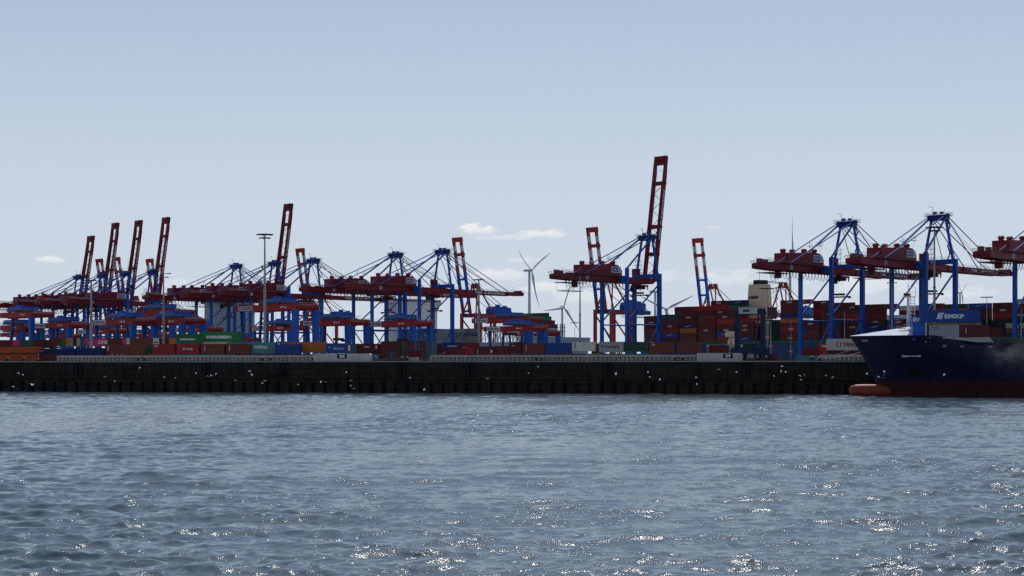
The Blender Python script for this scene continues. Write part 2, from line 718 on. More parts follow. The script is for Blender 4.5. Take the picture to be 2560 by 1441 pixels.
def cont_meshes(L, H):
    k = (round(L, 2), round(H, 2))
    if k not in CM:
        out = []
        for nm, b in zip(('shell', 'frame', 'door'), cont_parts(L, H)):
            me = b.mesh(nm)
            me.materials.append(GREY)
            out.append(me)
        CM[k] = out
    return CM[k]


def setmat(o, m):
    o.material_slots[0].link = 'OBJECT'
    o.material_slots[0].material = m
    return o


def container(x, y, z, rz, L, H, col, label, group=None, parts=True):
    m = cmat(col)
    root = thing('shipping_container', label, 'container', (x, y, z), rz, group)
    for nm, me in zip(('shell', 'frame', 'door'), cont_meshes(L, H)):
        setmat(link(nm, me, root), m)
    return root


GQ = 'containers in the long row behind the quay'


def front(px0, px1, col, label, z=10.0, H=2.75, d=25, L=None, group=GQ):
    """container in the row parallel to the quay between two picture columns"""
    t0, t1 = qt(px0, d), qt(px1, d)
    L = L or (t1 - t0 - .12)
    c = Q0 + QU * ((t0 + t1) / 2) + QV * (d + 1.22)
    r = container(c.x, c.y, z, QRZ, round(L, 1), H, col, label, group)
    r['len'] = L
    return r, L


YM = paint('red_lettering', (.35, .03, .05), .6, .1)
NV = paint('navy_lettering', (.03, .04, .12), .6, .1)
FACE = -1.235


def vert(root, s, x, z0, h, w=.42):
    """small characters one above another"""
    n = len(s)
    for i, ch in enumerate(s):
        text(ch, root, x, FACE, z0 + h * (n - 1 - i) / n, w, h / n * .8)


def build_front_row():
    # orange lifting frames and low blue boxes at the left end
    front(98, 187, 'navy', 'dark blue container beside the orange frames at the left end', z=8.95, H=2.6, d=24)
    front(191, 259, 'navy', 'dark blue container left of the long brown container', z=8.95, H=2.75, d=24)
    front(-30, 97, 'dark maroon', 'dark maroon container added as dark backing behind the orange frames, lower one', z=8.76, H=2.6, d=19, L=12.2)  # added so the gaps between the orange frames look dark
    front(-140, -36, 'brown', 'brown container outside the left edge behind the orange frames', z=8.76, H=2.6, d=22)
    front(-30, 97, 'dark maroon', 'dark maroon container added as dark backing behind the orange frames, upper one', z=11.37, H=.9, d=19, L=12.2)  # low box added on top, closing the upper gaps against the sky
    front(96, 142, 'dark maroon', 'dark maroon low container at the left end of the flood barrier', z=8.0, H=1.9, d=9)
    r, L = front(262, 358, 'brown', 'long brown container with upright white letters right of two dark blue ones')
    vert(r, 'TEX', -L / 2 + .7, .9, 1.5)
    front(340, 381, 'green', 'small bright green container end showing between brown and red containers', d=29, z=9.75)
    r, L = front(381, 437, 'red', 'red container with white letters left of the one with large white lettering')
    text('CAI', r, -L / 2 + .5, FACE, 1.95, 1.0, .5)
    r, L = front(441, 498, 'red', 'bright red container under the shorter green container')
    text('K', r, -1.35, FACE, 1.1, .62, .72)
    text('LINE', r, -.5, FACE, 1.1, 1.9, .5)
    text('*', r, -2.4, FACE, 1.75, .45, .35)
    r, L = front(502, 560, 'brown', 'dark brown container under the long green container, right of the bright red one')
    vert(r, 'TEX', -L / 2 + .9, .8, 1.6)
    r, L = front(565, 625, 'brown', 'dark brown container left of the teal container')
    vert(r, 'TEX', -L / 2 + .8, .8, 1.6)
    r, L = front(440, 499, 'green', 'shorter green container stacked on the bright red container', z=12.77)
    text('EVERGREEN', r, -L / 2 + 1.1, FACE, 1.0, L * .66, .52, bold=.06)
    front(502, 566, 'white', 'low white container top between brown and green containers', z=10.8, H=2.6, d=30)
    r, L = front(497, 601, 'green', 'long dark green container with large white lettering on top of the row', z=13.35, H=2.9, d=34)
    text('EVERGREEN', r, -L / 2 + 2.2, FACE, 1.0, L * .6, .85, bold=.06)
    r, L = front(626, 688, 'teal', 'teal container with white lettering left of the blue container', H=3.1, z=10.1, d=26)
    text('SHIPPING', r, -L / 2 + .9, FACE, 1.3, L * .56, .85, bold=.03)
    front(571, 664, 'teal', 'teal container mostly hidden behind the dark brown container', H=3.1, z=10.15, d=30)
    front(688, 748, 'blue', 'plain blue container between the teal and the orange container', z=9.9)
    front(702, 812, 'orange', 'long orange container partly hidden behind the plain blue one', H=2.9, z=10.4, d=29)
    r, L = front(813, 866, 'blue', 'blue container with flowing white script above the block numbered 30', z=10.1)
    text('Safmarine', r, -L / 2 + 2.2, FACE, 1.0, L * .5, .8, bold=0)
    text('OOO', r, -L / 2 + .7, FACE, 1.45, .8, .3)
    r, L = front(866, 892, 'slate', 'dark slate container end right of the blue one with white script', z=10.0)
    text('I', r, -.9, FACE, .8, .5, 1.5)
    r, L = front(893, 961, 'dark maroon', 'very dark maroon container with small white letters right of the block numbered 30', z=9.7, H=3)
    text('HAMBURG', r, -L / 2 + 1.8, FACE, 2.0, 1.6, .3)
    text('I', r, L / 2 - 2.4, FACE, 1.6, .4, .9)
    # door ends standing on the quay behind the small block
    cols = ['dark maroon', 'slate', 'maroon', 'dark green', 'maroon', 'dark maroon', 'maroon', 'slate']
    wh = ['nearest the block numbered 30', 'slate grey beside dark maroon', 'left of the slim green end', 'slim green', 'above the small pale block', 'right of the slim green end',
          'left of the yellow railing', 'at the right end of the group']
    for i, c in enumerate(cols):
        p, k = qpt(972 + i * 14.6, 20)
        container(p.x, p.y, ZG + .02 + (2.6 if i % 3 == 0 else 0) * 0, QRZ - R(90), 6.06, 2.6, c,
                  c + ' container end behind the small pale block, ' + wh[i], 'container ends beside the small pale block')
        container(p.x, p.y, ZG + 2.63, QRZ - R(90), 6.06, 2.6, cols[(i * 3 + 2) % 8],
                  cols[(i * 3 + 2) % 8] + ' container end stacked on the one ' + wh[i], 'container ends beside the small pale block')
    # low and high containers right of it
    front(985, 1104, 'maroon', 'long plain maroon container behind the row of container ends', z=10.1, d=42, H=2.9)
    r, L = front(1104, 1152, 'navy', 'dark navy container with a line of white lettering beside the tall plain mast', z=10.6, d=40, H=2.6)
    text('HAMBURG SUD', r, -L / 2 + 1.6, FACE, 1.35, L * .5, .45)
    r, L = front(1152, 1195, 'maroon', 'maroon container with a small white patch left of the plain lamp mast', z=10.5, d=40, H=2.6)
    text('CCC', r, -L / 2 + .6, FACE, .8, 1.0, .55)
    front(1112, 1161, 'maroon', 'plain maroon container on the rail wagon below the dark navy one', z=9.15, H=2.4)
    front(1161, 1187, 'red', 'short bright red container left of the low dark maroon one', z=9.15, H=2.45)
    r, L = front(1188, 1236, 'dark maroon', 'low very dark maroon container with an upright mark at its left end', z=9.2, H=2.7)
    text('I', r, -L / 2 + .5, FACE, .6, .16, 1.3)
    text('M', r, L / 2 - 1.0, FACE, .9, .5, .9)
    front(1236, 1272, 'dark maroon', 'low plain dark maroon container left of the dark brown one', z=9.4, H=2.6)
    r, L = front(1272, 1304, 'dark maroon', 'dark brown half hidden container beside the orange brown one', z=10.0)
    text('NYK', r, -L / 2 + .8, FACE, 1.9, .8, .3)
    r, L = front(1305, 1362, 'brown', 'orange brown container with upright white letters below the yard cranes')
    vert(r, 'CAPL', -L / 2 + .9, .7, 1.7, .36)
    r.children[0].material_slots[0].material = paint('container_rust_orange', (.30, .075, .03), .55, .4, scale=.8)
    r, L = front(1363, 1428, 'blue', 'blue ribbed open-top container left of the white one', H=2.9, z=9.9)
    rb = MB()
    for i in range(9):
        x = -L / 2 + .5 + i * (L - 1) / 8
        rb.box(x - .07, x + .07, -1.31, -1.2, .25, 2.6)
    rb.box(-L / 2 + .2, L / 2 - .2, -1.29, -1.2, .9, 1.0)
    rb.build('side_rib', cmat('blue'), r)
    r, L = front(1429, 1488, 'white', 'dirty white container with a dark upright mark on the wagon', z=10.6, H=2.45)
    text('I', r, -L / 2 + .75, FACE, .8, .2, 1.3, NV)
    r, L = front(1497, 1559, 'grey', 'light grey container with red lettering and a dark emblem', z=10.3, H=2.75)
    text('YANG MING', r, -L / 2 + 1.4, FACE, 1.1, L * .62, .6, YM)
    text('T', r, -L / 2 + .55, FACE, 1.05, .6, .72, NV, bold=.06)
    front(1478, 1500, 'dark maroon', 'dark maroon container end in the gap left of the light grey lettered one', d=29, H=2.5, z=10)
    front(1560, 1621, 'dark green', 'dark green plain container right of the light grey lettered one', z=10.4, H=2.6)
    r, L = front(1622, 1686, 'brown', 'red brown container with white letters at its upper left corner')
    text('NOL', r, -L / 2 + .7, FACE, 2.05, .9, .4)
    front(1692, 1753, 'brown', 'plain red brown container left of the block numbered 29')
    front(1686, 1692, 'blue', 'sliver of a blue container end between two red brown containers', d=26, L=.9)
    # behind the 29 block
    front(1772, 1822, 'maroon', 'maroon container under a pale slab behind the block numbered 29', z=10.2, H=2.0, d=30)
    # right end beside the ship
    r, L = front(2004, 2047, 'maroon', 'small maroon container right of the blue crane leg', z=9.0, H=2.5, d=18)
    front(1990, 2046, 'teal', 'low pale teal site cabin on the quay beside the blue crane leg', z=8.0, H=1.35, d=14)
    r, L = front(2046, 2066, 'red', 'red container end left of the long white lettered one', z=8.9, H=3.6, d=22)
    text('CAI', r, -L / 2 + .7, FACE, 2.6, 1.3, .55)
    r, L = front(2066, 2192, 'white', 'long white container with red lettering behind the ship bow', z=10.65, H=2.85, d=17, L=12.19)
    text('YANG MING', r, -L / 2 + 3.95, FACE, .9, 6.6, 1.05, YM)
    em = MB().box(-L / 2 + 2.5, -L / 2 + 3.5, FACE - .02, FACE + .01, .9, 1.95).build('emblem', YM, r)
    text('I', em, -L / 2 + 2.8, FACE - .03, 1.05, .4, .75)
    front(2068, 2180, 'dark maroon', 'dark maroon flat base under the long white lettered container', z=9.55, H=1.05, d=17.3)
    # thin row further back on the left, seen just above the front row
    back = [(0, 34, 'maroon'), (35, 55, 'pink'), (55, 88, 'dark green'), (88, 131, 'dark maroon'), (131, 144, 'maroon'), (144, 158, 'brown'), (158, 168, 'green'), (168, 178, 'orange'),
            (178, 187, 'grey'), (187, 196, 'maroon'), (196, 205, 'cream'), (205, 216, 'slate'), (216, 271, 'pink'), (271, 309, 'brown'), (309, 320, 'pink'), (320, 329, 'white'),
            (329, 386, 'brown'), (386, 402, 'white'), (402, 426, 'maroon'), (426, 441, 'orange')]
    for i, (a, b_, c) in enumerate(back):
        w = 'left of the pink lettered one' if b_ < 217 else ('with white lettering' if a == 216 else 'right of the pink lettered one')
        p0, k0 = qpt(a, 75)
        p1, k1 = qpt(b_, 75)
        z = zz(866.5, p0.y) - (0 if a > 88 else .6)
        L = (p1 - p0).length - .1
        m_ = (p0 + p1) / 2
        r = container(m_.x, m_.y, z, QRZ, round(L, 1), 2.6, c, f'{c} container {w}, {ORD[i]} from left in the back row'
                      if a != 216 else 'pink container with white lettering in the back row above the dark blue ones', 'back row of containers at the left')
        if a == 216:
            text('ONE', r, .8, FACE, .7, 3.2, 1.1, bold=.04)
            text('CCL', r, -2.6, FACE, 1.0, .9, .3)
        if a == 386:
            text('HAPAG', r, -.8, FACE, 1.0, 1.5, .5, NV)


build_front_row()


def orange_frames():
    # stacked orange lifting frames at the left end of the quay
    om = paint('orange_steel', (.50, .10, .02), .5, .55, scale=1.2)
    d = 8
    t1 = qt(98, d)
    L = 13.2
    for i, z in enumerate((8.05, 8.95, 10.2, 11.05)):
        p = Q0 + QU * (t1 - L / 2 - (.25 if i % 2 else 0)) + QV * (d + 1.2)
        r = thing('lifting_frame', ['orange steel lifting frame at the bottom of the stack on the quay', 'orange lifting frame second from the bottom of the stack',
                                    'orange lifting frame second from the top of the stack', 'orange steel lifting frame on top of the stack at the left end'][i], 'lifting frame',
                  (p.x, p.y, z), QRZ, 'stacked orange lifting frames')
        b = MB()
        for y in (-1.2, 1.0):
            b.box(-L / 2, L / 2, y, y + .2, .36, .78)
            b.box(-L / 2 + 1.2, L / 2 - 1.2, y + .02, y + .18, .02, .2)
            for x in np.arange(-L / 2 + 1, L / 2 - .5, 1.35):
                b.bar((x, y + .1, .15), (x + .7, y + .1, .45), .1, .1)
        b.build('side_beam', om, r)
        e = MB()
        for x in (-L / 2, -2.2, 1.9, L / 2 - .35):
            e.box(x, x + .35, -1.0, 1.0, .3, .68)
        e.build('cross_beam', om, r)
        for x in (-L / 2 + .05, L / 2 - .4):
            for y in (-1.22, .9):
                MB().box(x, x + .34, y, y + .32, .0, .42).build('twistlock', DARK, r)
        if i % 2 == 0:
            h = MB()
            h.box(-2, 2.2, -.8, .8, .22, .8)
            h.tube((2.6, -.6, .5), (3.3, -.6, .5), .18, 8)
            h.build('drive_box', DARK, r)


orange_frames()

# flat rail wagons under the row
WCOL = [('brown', .2), ('green', 1), ('dark maroon', .3), ('dark green', .5), ('slate', .3), ('maroon', .6), ('maroon', .4), ('green', .6), ('white', .4)]
wt = qt(262, 24.9)
for i in range(8):
    L = 18.6
    c = Q0 + QU * (wt + 9.3 + i * 19.2) + QV * 26.2
    nm = ['brown', 'green', 'dark maroon', 'dark green', 'slate', 'maroon', 'dark maroon', 'green'][i]
    r = thing('flat_wagon', f'{nm} flat rail wagon under the container row, {["first", "second", "third", "fourth", "fifth", "sixth", "seventh", "eighth"][i]} from the left', 'rail wagon',
              (c.x, c.y, 8.75), QRZ, 'flat rail wagons carrying the containers')
    b = MB()
    for y in (-1.3, 1.1):
        b.prism([(-L / 2, 1.2), (-L / 2, .85), (-5.2, .85), (-4.5, .6), (4.5, .6), (5.2, .85), (L / 2, .85), (L / 2, 1.2)], y, y + .2)
    for x in np.arange(-L / 2, L / 2, 2.3):
        b.box(x, x + .25, -1.1, 1.1, .9, 1.15)
    b.build('underframe', cmat(nm), r)
    for x in (-6.6, 6.6):
        bo = MB().box(x - 1.4, x + 1.4, -1.0, 1.0, .4, .8).build('bogie', DARK, r)
        for dx in (-.9, .9):
            for y in (-1.05, .8):
                MB().tube((x + dx, y, .46), (x + dx, y + .2, .46), .46, 12).build('wheel', DARK, bo)


# ------------------------------------------------------------------ ship-to-shore cranes of the terminal
def stair(b, x, y, z0, z1, w=2.2, rise=3.6, m=0):
    z, s = z0, 1
    while z < z1 - .5:
        z2 = min(z + rise, z1)
        b.bar((x - s * w / 2, y, z), (x + s * w / 2, y, z2), .7, .16, m)
        b.box(x + s * w / 2 - .7, x + s * w / 2 + .7, y - .6, y + .6, z2 - .06, z2 + .06, m)
        b.tube((x - s * w / 2, y - .35, z + 1), (x + s * w / 2, y - .35, z2 + 1), .05, 4, m=m)
        z, s = z2, -s
    return b


def build_sts(raised, BL=72.0, tilt=81.4):
    root = thing('ship_to_shore_crane', 'x', 'crane', (0, 0, 0), BRZ, 'terminal gantry cranes')
    G, S = 30.0, 9.5
    for (a, w, top) in ((-G, 1.75, 55.0), (0, 2.1, 53.0)):
        for c in (-S, S):
            b = MB()
            b.box(a - w / 2, a + w / 2, c - w / 2, c + w / 2, 4.2, top)
            for z in (22.5, 33, 44):
                b.box(a - w / 2 - .03, a + w / 2 + .03, c - w / 2 - .03, c + w / 2 + .03, z - .12, z + .12)
            b.build('leg', BLUE, root)
            g = MB()
            g.box(a - .9, a + .9, c - 4.4, c + 4.4, 1.3, 2.3)
            for x in (-3.4, -1.2, 1.2, 3.4):
                g.tube((a - .3, c + x, .45), (a + .3, c + x, .45), .45, 10, m=1)
                g.box(a - .5, a + .5, c + x - .7, c + x + .7, .5, 1.3)
            g.build('bogie', [BLUE, DARK], root)
        MB().box(a - w / 2 + .1, a + w / 2 - .1, -S - 3.2, S + 3.2, 2.3, 4.2).build('sill_beam', BLUE, root)
    MB().box(-1.05, 1.05, -S + 1.05, S - 1.05, 50.5, 52.96).build('portal_beam', BLUE, root)
    MB().box(-G - .75, -G + .75, -S + .88, S - .88, 46.9, 49.9).build('portal_beam', BLUE, root)
    for c in (-S, S):
        MB().tube((-G + .9, c, 22.5), (-1.05, c, 22.5), .42, 8).build('tie_beam', STAY, root)
        MB().tube((-G + .9, c, 25), (-1.0, c, 46.2), .48, 8).build('brace', STAY, root)
        MB().tube((-G + .9, c, 21.8), (-G / 2, c, 5.2), .4, 8).build('brace', STAY, root)
        MB().tube((-1.05, c, 21.8), (-G / 2, c, 5.2), .4, 8).build('brace', STAY, root)
    # main girder
    g = MB()
    for c in (-3.3, 3.3):
        s = .8
        g.prism([(-81, 47.2), (-81, 49.4), (-79, 50.15), (2.3, 50.15), (2.3, 47.6), (-2, 46.8), (-70, 46.8)], c - s, c + s)
        g.box(-80, 2, c - s - .25, c + s + .25, 50.15, 50.3)
        g.box(-78, 2, c - s - .18, c + s + .18, 47.1, 47.22)
    for a in np.arange(-80, 0, 9.2):
        g.box(a, a + .8, -2.5, 2.5, 49.3, 50.2)
    g.box(-81.6, -79.4, -4.4, 4.4, 47.4, 50.0)
    gi = g.build('main_girder', MAROON, root)
    sp = MB().box(-60, -57.6, -4.16, -4.105, 47.7, 49.7).build('sign_panel', PALE, gi)
    text('06', sp, -59.7, -4.165, 48.3, 1.8, .8, NV)
    # machine house
    h = MB()
    h.prism([(-58, 50.9), (-58, 56.3), (-40, 56.9), (-38, 57.6), (-29, 57.2), (-26.5, 55.9), (-25.0, 54.2), (-25.0, 50.9)], -1.6, 7.0)
    for a in np.arange(-56, -26, 3.2):
        h.box(a, a + .1, -1.64, -1.5, 51.1, 55.2)
    h.box(-58.5, -24.6, -4.2, 7.3, 50.3, 50.92)
    hs = h.build('machine_house', MAROON, root)
    for a, c, z in ((-53, 5.0, 56.4), (-44.5, 5.0, 56.6), (-40, .8, 56.8), (-30.5, .8, 57.1)):
        v = MB()
        v.box(a - .95, a + .95, c - .95, c + .95, z - .3, z + 1.1)
        v.tube((a, c, z + 1.1), (a, c, z + 1.9), 1.6, 12)
        v.tube((a, c, z + 1.9), (a, c, z + 2.4), 1.6, 12, r2=1.0)
        v.build('vent_cowl', MAROON, hs)
    sp = MB()
    sp.box(-34.6, -26.2, -1.74, -1.66, 52.6, 56.1)
    sp.box(-34.1, -28.6, -1.78, -1.75, 53.05, 55.65, 1)
    sp.box(-28.0, -27.4, -1.78, -1.75, 53.05, 55.65, 1)
    sp = sp.build('sign_panel', [WHITE, DBLUE], hs)
    text('HHLA', sp, -33.6, -1.79, 53.7, 4.6, 1.3, PALE, bold=.05)
    wk = MB()
    wk.box(-70, -31, -6.1, -4.75, 50.2, 50.34)
    wk.rail((-70, -6.05, 50.3), (-31, -6.05, 50.3), 1.1, 2.6, .05)
    wk.rail((-58, -1.4, 56.3), (-42, -1.4, 56.8), .9, 2.4, .04)
    wk.build('walkway', DARK, root)
    rp = MB()
    for c in (-4.4, 4.4):
        rp.rail((-82, c, 50.2), (-60, c, 50.2), 1.3, 2.1, .06)
        rp.rail((-80, c * .7, 52.4), (-62, c * .7, 51.2), .6, 3, .05)
    rp.box(-80, -78, -3, -.8, 50.2, 51.8)
    rp.box(-79, -76.6, 1.2, 3.4, 50.2, 52.4)
    rp.box(-71, -68, -1.4, 1.4, 50.2, 51.1)
    rp.rail((-76, -1, 51.6), (-62, -1, 51.0), .5, 2.2, .05)
    rp.rail((-82.2, -4.6, 49.9), (-82.2, 4.6, 49.9), 1.3, 2.1, .06)
    rp.box(-83, -81.6, -3, 3, 48.4, 48.55)
    rp.build('rear_platform', [paint('platform_buff', (.13, .05, .05), .6, .4)], root)
    # mast
    for c in (-1, 1):
        MB().bar((0.1, c * 8.0, 53), (.3, c * 4.1, 73.4), .85, 1.15).build('mast_leg', BLUE, root)
        MB().tube((-G, c * 9.3, 54.8), (-.4, c * 4.5, 74.6), .55, 8).build('mast_strut', STAY, root)
        MB().tube((-1, c * 4.5, 75.4), (-65 - 3 * c, c * 2.0 - 3.4, 50.5), .3, 6).build('backstay', STAY, root)
        hg = MB()
        yh = c * 3.3 - 1.6
        hg.tube((-33.5, yh, 63.2), (-33.5, yh, 57.2), .07, 4)
        hg.box(-34.9, -31.9, yh - .8, yh + .8, 60.6, 60.75)
        hg.rail((-34.9, yh - .8, 60.7), (-31.9, yh - .8, 60.7), 1.5, 1.5, .05)
        hg.build('stay_platform', DBLUE, root)
    hd = MB()
    hd.prism([(-1.6, 73.0), (-2.2, 75.8), (-1.2, 76.5), (1.6, 76.5), (2.6, 75.6), (1.6, 73.0)], -5.2, 5.2)
    hd.box(-.9, .9, 1.2, 2.6, 76.5, 77.7)
    hd.box(-.9, .9, -2.6, -1.2, 76.5, 77.5)
    hd.box(-2.8, 3.2, -6.6, 6.6, 75.2, 75.35)
    for x in (-2.8, 3.2):
        hd.rail((x, -6.6, 75.3), (x, 6.6, 75.3), 1.5, 1.8, .06)
    for y in (-6.6, 6.6):
        hd.rail((-2.8, y, 75.3), (3.2, y, 75.3), 1.5, 1.6, .06)
    hd.path([(0, 3.4, 76.4), (0, 3.4, 80.2), (-.2, 5.6, 80.5)], .12, 5)
    hd.tube((0, -3.6, 76.4), (0, -3.6, 79), .07, 4)
    hd.build('mast_head', DBLUE, root)
    stn = MB()
    stair(stn, 2.0, -4.8, 53, 73, 2.4, 3.4)
    for (x, y) in ((-3.5, 2.2), (-5.2, 3.8)):
        for dx in (-.9, .9):
            stn.tube((x + dx, y, 50.5), (x + dx, y, 61), .09, 4)
        for z in (53, 55.5, 58, 60.5):
            stn.box(x - 1.2, x + 1.2, y - .7, y + .7, z, z + .08)
            stn.rail((x - 1.2, y - .7, z), (x + 1.2, y - .7, z), 1, 1.2, .05)
    stn.build('stair', DBLUE, root)
    sw = MB().box(-1.7, 1.5, 6.2, 10.1, 53.05, 56.3)
    sw.box(-1.8, 1.6, 6.1, 10.2, 56.3, 56.5)
    sw.build('switch_house', MAROON, root)
    MB().rail((-1, -9.4, 53), (-1, 5.8, 53), 1.2, 2.2, .05).build('handrail', DBLUE, root)
    # under-girder gear
    f = MB()
    pts = []
    n = 21
    for i in range(n):
        a0, a1 = -74 + i * 2.95, -74 + (i + 1) * 2.95
        dp = 3.6 + .5 * math.sin(i * 1.7)
        pp = [(a0 + (a1 - a0) * t, -1.2, 46.6 - dp * (1 - (2 * t - 1) ** 2) ** .8) for t in np.linspace(0, 1, 8)]
        f.path(pp, .13, 4)
        f.box(a0 - .15, a0 + .15, -1.5, -.9, 46.0, 46.6)
    f.build('festoon_cable', DARK, root)
    mp = MB()
    for a in (-76, -62):
        for c in (-3.5, 3.5):
            mp.tube((a, c, 46.5), (a, c, 40.6), .1, 4)
    mp.box(-78, -60, -4, 4, 45.2, 45.5)
    mp.rail((-78, -4, 45.5), (-60, -4, 45.5), 1.1, 2, .06)
    mp.path([(-76, -3.5, 40.7), (-62, -3.5, 40.7), (-62, 3.5, 40.7), (-76, 3.5, 40.7), (-76, -3.5, 40.7)], .16, 4)
    mp.box(-66, -64, -1.5, 1.5, 43, 46.5, 1)
    mp.tube((-76, -3.5, 40.8), (-69, -3.5, 42.6), .08, 4)
    mp.build('maintenance_cage', [DARK, MAROON], root)
    ta = -7.0
    t = MB()
    t.box(ta - 4.5, ta + 4.5, -3.2, 3.2, 45.4, 46.3)
    t.box(ta - 3, ta + 2.5, -2.4, 2.4, 43.8, 45.4, 1)
    for a in (-4.4, 4.0):
        for c in (-3, 2.6):
            t.box(ta + a, ta + a + .4, c, c + .4, 43.4, 45.4)
    t.rail((ta - 4.5, -3.2, 44.2), (ta + 4.5, -3.2, 44.2), 1.1, 1.5, .06)
    tr = t.build('trolley', [MAROON, DARK], root)
    cb = MB()
    cb.prism([(ta - 7.6, 42.2), (ta - 8.0, 44.6), (ta - 5.2, 44.8), (ta - 5.2, 42.0)], -2, .6)
    cb.box(ta - 7.9, ta - 5.1, -2.1, .7, 44.7, 45.0, 1)
    cb.build('cab', [GLASS, MAROON], tr)
    s = MB()
    zs = 34.6 if not raised else 39.6
    s.box(ta - 1.6, ta + 1.6, -2.4, 2.4, zs + 1.6, zs + 2.5, 1)
    s.box(ta - 1.1, ta + 1.1, -6.1, 6.1, zs + .3, zs + .9)
    for c in (-6.1, 5.7):
        s.box(ta - 1.25, ta + 1.25, c, c + .4, zs - .2, zs + 1)
    for a in (-1, 1):
        for c in (-1.6, 1.6):
            s.tube((ta + a, c, zs + .9), (ta + a, c, zs + 1.7), .2, 5)
            s.tube((ta + a, c, zs + 2.4), (ta + a, c, 44), .035, 4, m=1)
    s.build('spreader', [ERED, DARK], root)
    # boom
    th = R(tilt) if raised else R(-.15)
    ca, sa = math.cos(th), math.sin(th)
    H0 = (2.6, 48.6)

    def T(v):
        x, y, z = v
        return (H0[0] + x * ca - z * sa, y, H0[1] + x * sa + z * ca)
    b = MB()
    for c in (-3.9, 3.9):
        b.prism([(0, -1.4), (0, 1.3), (BL - 9, 1.2), (BL, .7), (BL, -.3), (BL - 9, -1.2)], c - .5, c + .5)
        b.box(0, BL - 4, c - .7, c + .7, 1.3, 1.45)
    for x in (.79 * BL, .44 * BL, .22 * BL):
        b.box(x - 1.0, x + 1.0, -3.1, 3.1, -1.0, 1.2)
        b.box(x - .7, x + .7, -5.2, -4.2, -.6, .9)
    b.box(BL - 4.5, BL + .6, -4.4, 4.4, -.8, 1.6)
    b.box(BL - 2.2, BL + .2, -3.0, 3.0, 1.6, 2.7)
    b.box(BL + .4, BL + 1.2, -3.6, 3.6, -.9, -.6)
    b.box(.03 * BL, .78 * BL, -2.2, -1.85, -.2, .25)
    b.box(.03 * BL, .78 * BL, 2.5, 2.7, -.1, .15)
    for i in range(26):
        b.box(.04 * BL + i * .03 * BL, .042 * BL + i * .03 * BL, -3.4, -1.85, .1, .25)
    nb = 11
    for i in range(nb):
        xa, xb = .04 * BL + i * .067 * BL, .04 * BL + (i + 1) * .067 * BL
        s_ = 1 if i % 2 else -1
        b.bar((xa, -3.4 * s_, 0), (xb, 3.4 * s_, 0), .24, .24)
    b.v = [T(v) for v in b.v]
    bo = b.build('boom', MAROON, root)
    lx = .335 * BL
    P = T((lx, -4.415, -.72))
    text('TERMINAL BURCHARDKAI', bo, *P, .40 * BL, 1.5, LETTER, rot=(R(90), -th, 0), bold=.02)
    rl = MB()
    rl.rail((2, -4.5, 1.5), (BL - 3, -4.5, 1.5), 1.1, 3.0, .05)
    rl.rail((BL - 4, -4.6, 1.6), (BL + 1, -4.6, 1.6), 1.2, 1.5, .05)
    for x in np.arange(8, BL - 6, 8):
        rl.tube((x, 0, 1.4), (x, 0, 3.0), .06, 4)
        rl.box(x - .1, x + .1, -5.6, -4.4, -.3, -.1)
    rl.path([(BL - 9, -3, 1.5), (BL - 9, -3, 4.4), (BL - 10.6, -3, 4.6)], .09, 4)
    rl.v = [T(v) for v in rl.v]
    rl.build('boom_walkway', DARK, bo)
    if not raised:
        for c in (-1, 1):
            MB().tube((1.2, c * 4.3, 75.3), (2.6 + .80 * BL, c * 3.6, 50.2), .26, 6).build('forestay', DBLUE, root)
            MB().tube((1.2, c * 4.1, 74.3), (2.6 + .45 * BL, c * 3.6, 50.2), .26, 6).build('forestay', DBLUE, root)
            MB().tube((.6, c * 3.6, 73.4), (2.6 + .14 * BL, c * 3.6, 50.2), .22, 6).build('forestay', DBLUE, root)
        ro = MB()
        for i in range(4):
            ro.tube((1.2, -1.5 + i, 76), (2.6 + (.70 + .02 * i) * BL, -1.5 + i, 50.4), .05, 4)
        ro.build('hoist_rope', CABLE, root)
    else:
        for c in (-1, 1):
            fo = MB()
            fo.path([(1.2, c * 4.3, 75.0), T((.40 * BL, c * 3.9, 2.0)), T((.75 * BL, c * 3.9, 1.5))], .2, 6)
            fo.build('forestay', MAROON, root)
        ro = MB()
        for i in range(4):
            ro.tube((1.0, -1.5 + i, 76.5), T((.76 * BL, -1.5 + i, 1.3)), .05, 4)
            ro.tube((-1.5, -1.5 + i, 76.5), (-40 - i, -1.5 + i, 57), .04, 4)
        ro.build('hoist_rope', CABLE, root)
    return root


STS_UP = [(1617, None, 'gantry crane with the tallest upright boom, standing alone right of the wind turbines'),
          (687, None, 'gantry crane with upright boom right behind the tall two-ring lamp mast'),
          (382, None, 'gantry crane with upright boom, rightmost of the four raised ones at the left'),
          (314, None, 'gantry crane with upright boom, second from the right of the four raised at left'),
          (256, None, 'gantry crane with upright boom, second from the left of the four raised at left'),
          (196, None, 'gantry crane with the shortest upright boom, leftmost of the four at the left'),
          (-42, None, 'gantry crane cut by the left edge, only the tip of its raised boom in view')]
STS_DN = [(2655, None, 'gantry crane cut by the right edge with its rear girder over the containers'),
          (2346, None, 'gantry crane with lowered boom standing behind the blue ship'),
          (2117, None, 'gantry crane with lowered boom left of the blue ship bow mast'),
          (1106, None, 'gantry crane with lowered boom whose tip points at the tall wind turbine'),
          (989, None, 'gantry crane with lowered boom left of the white ship superstructure'),
          (783, None, 'gantry crane with lowered boom right of the two-ring lamp mast'),
          (590, None, 'gantry crane with lowered boom above the long green container')]
up = build_sts(True)
dn = build_sts(False)
up2 = None
up1 = build_sts(True, BL=76.0, tilt=81.2)
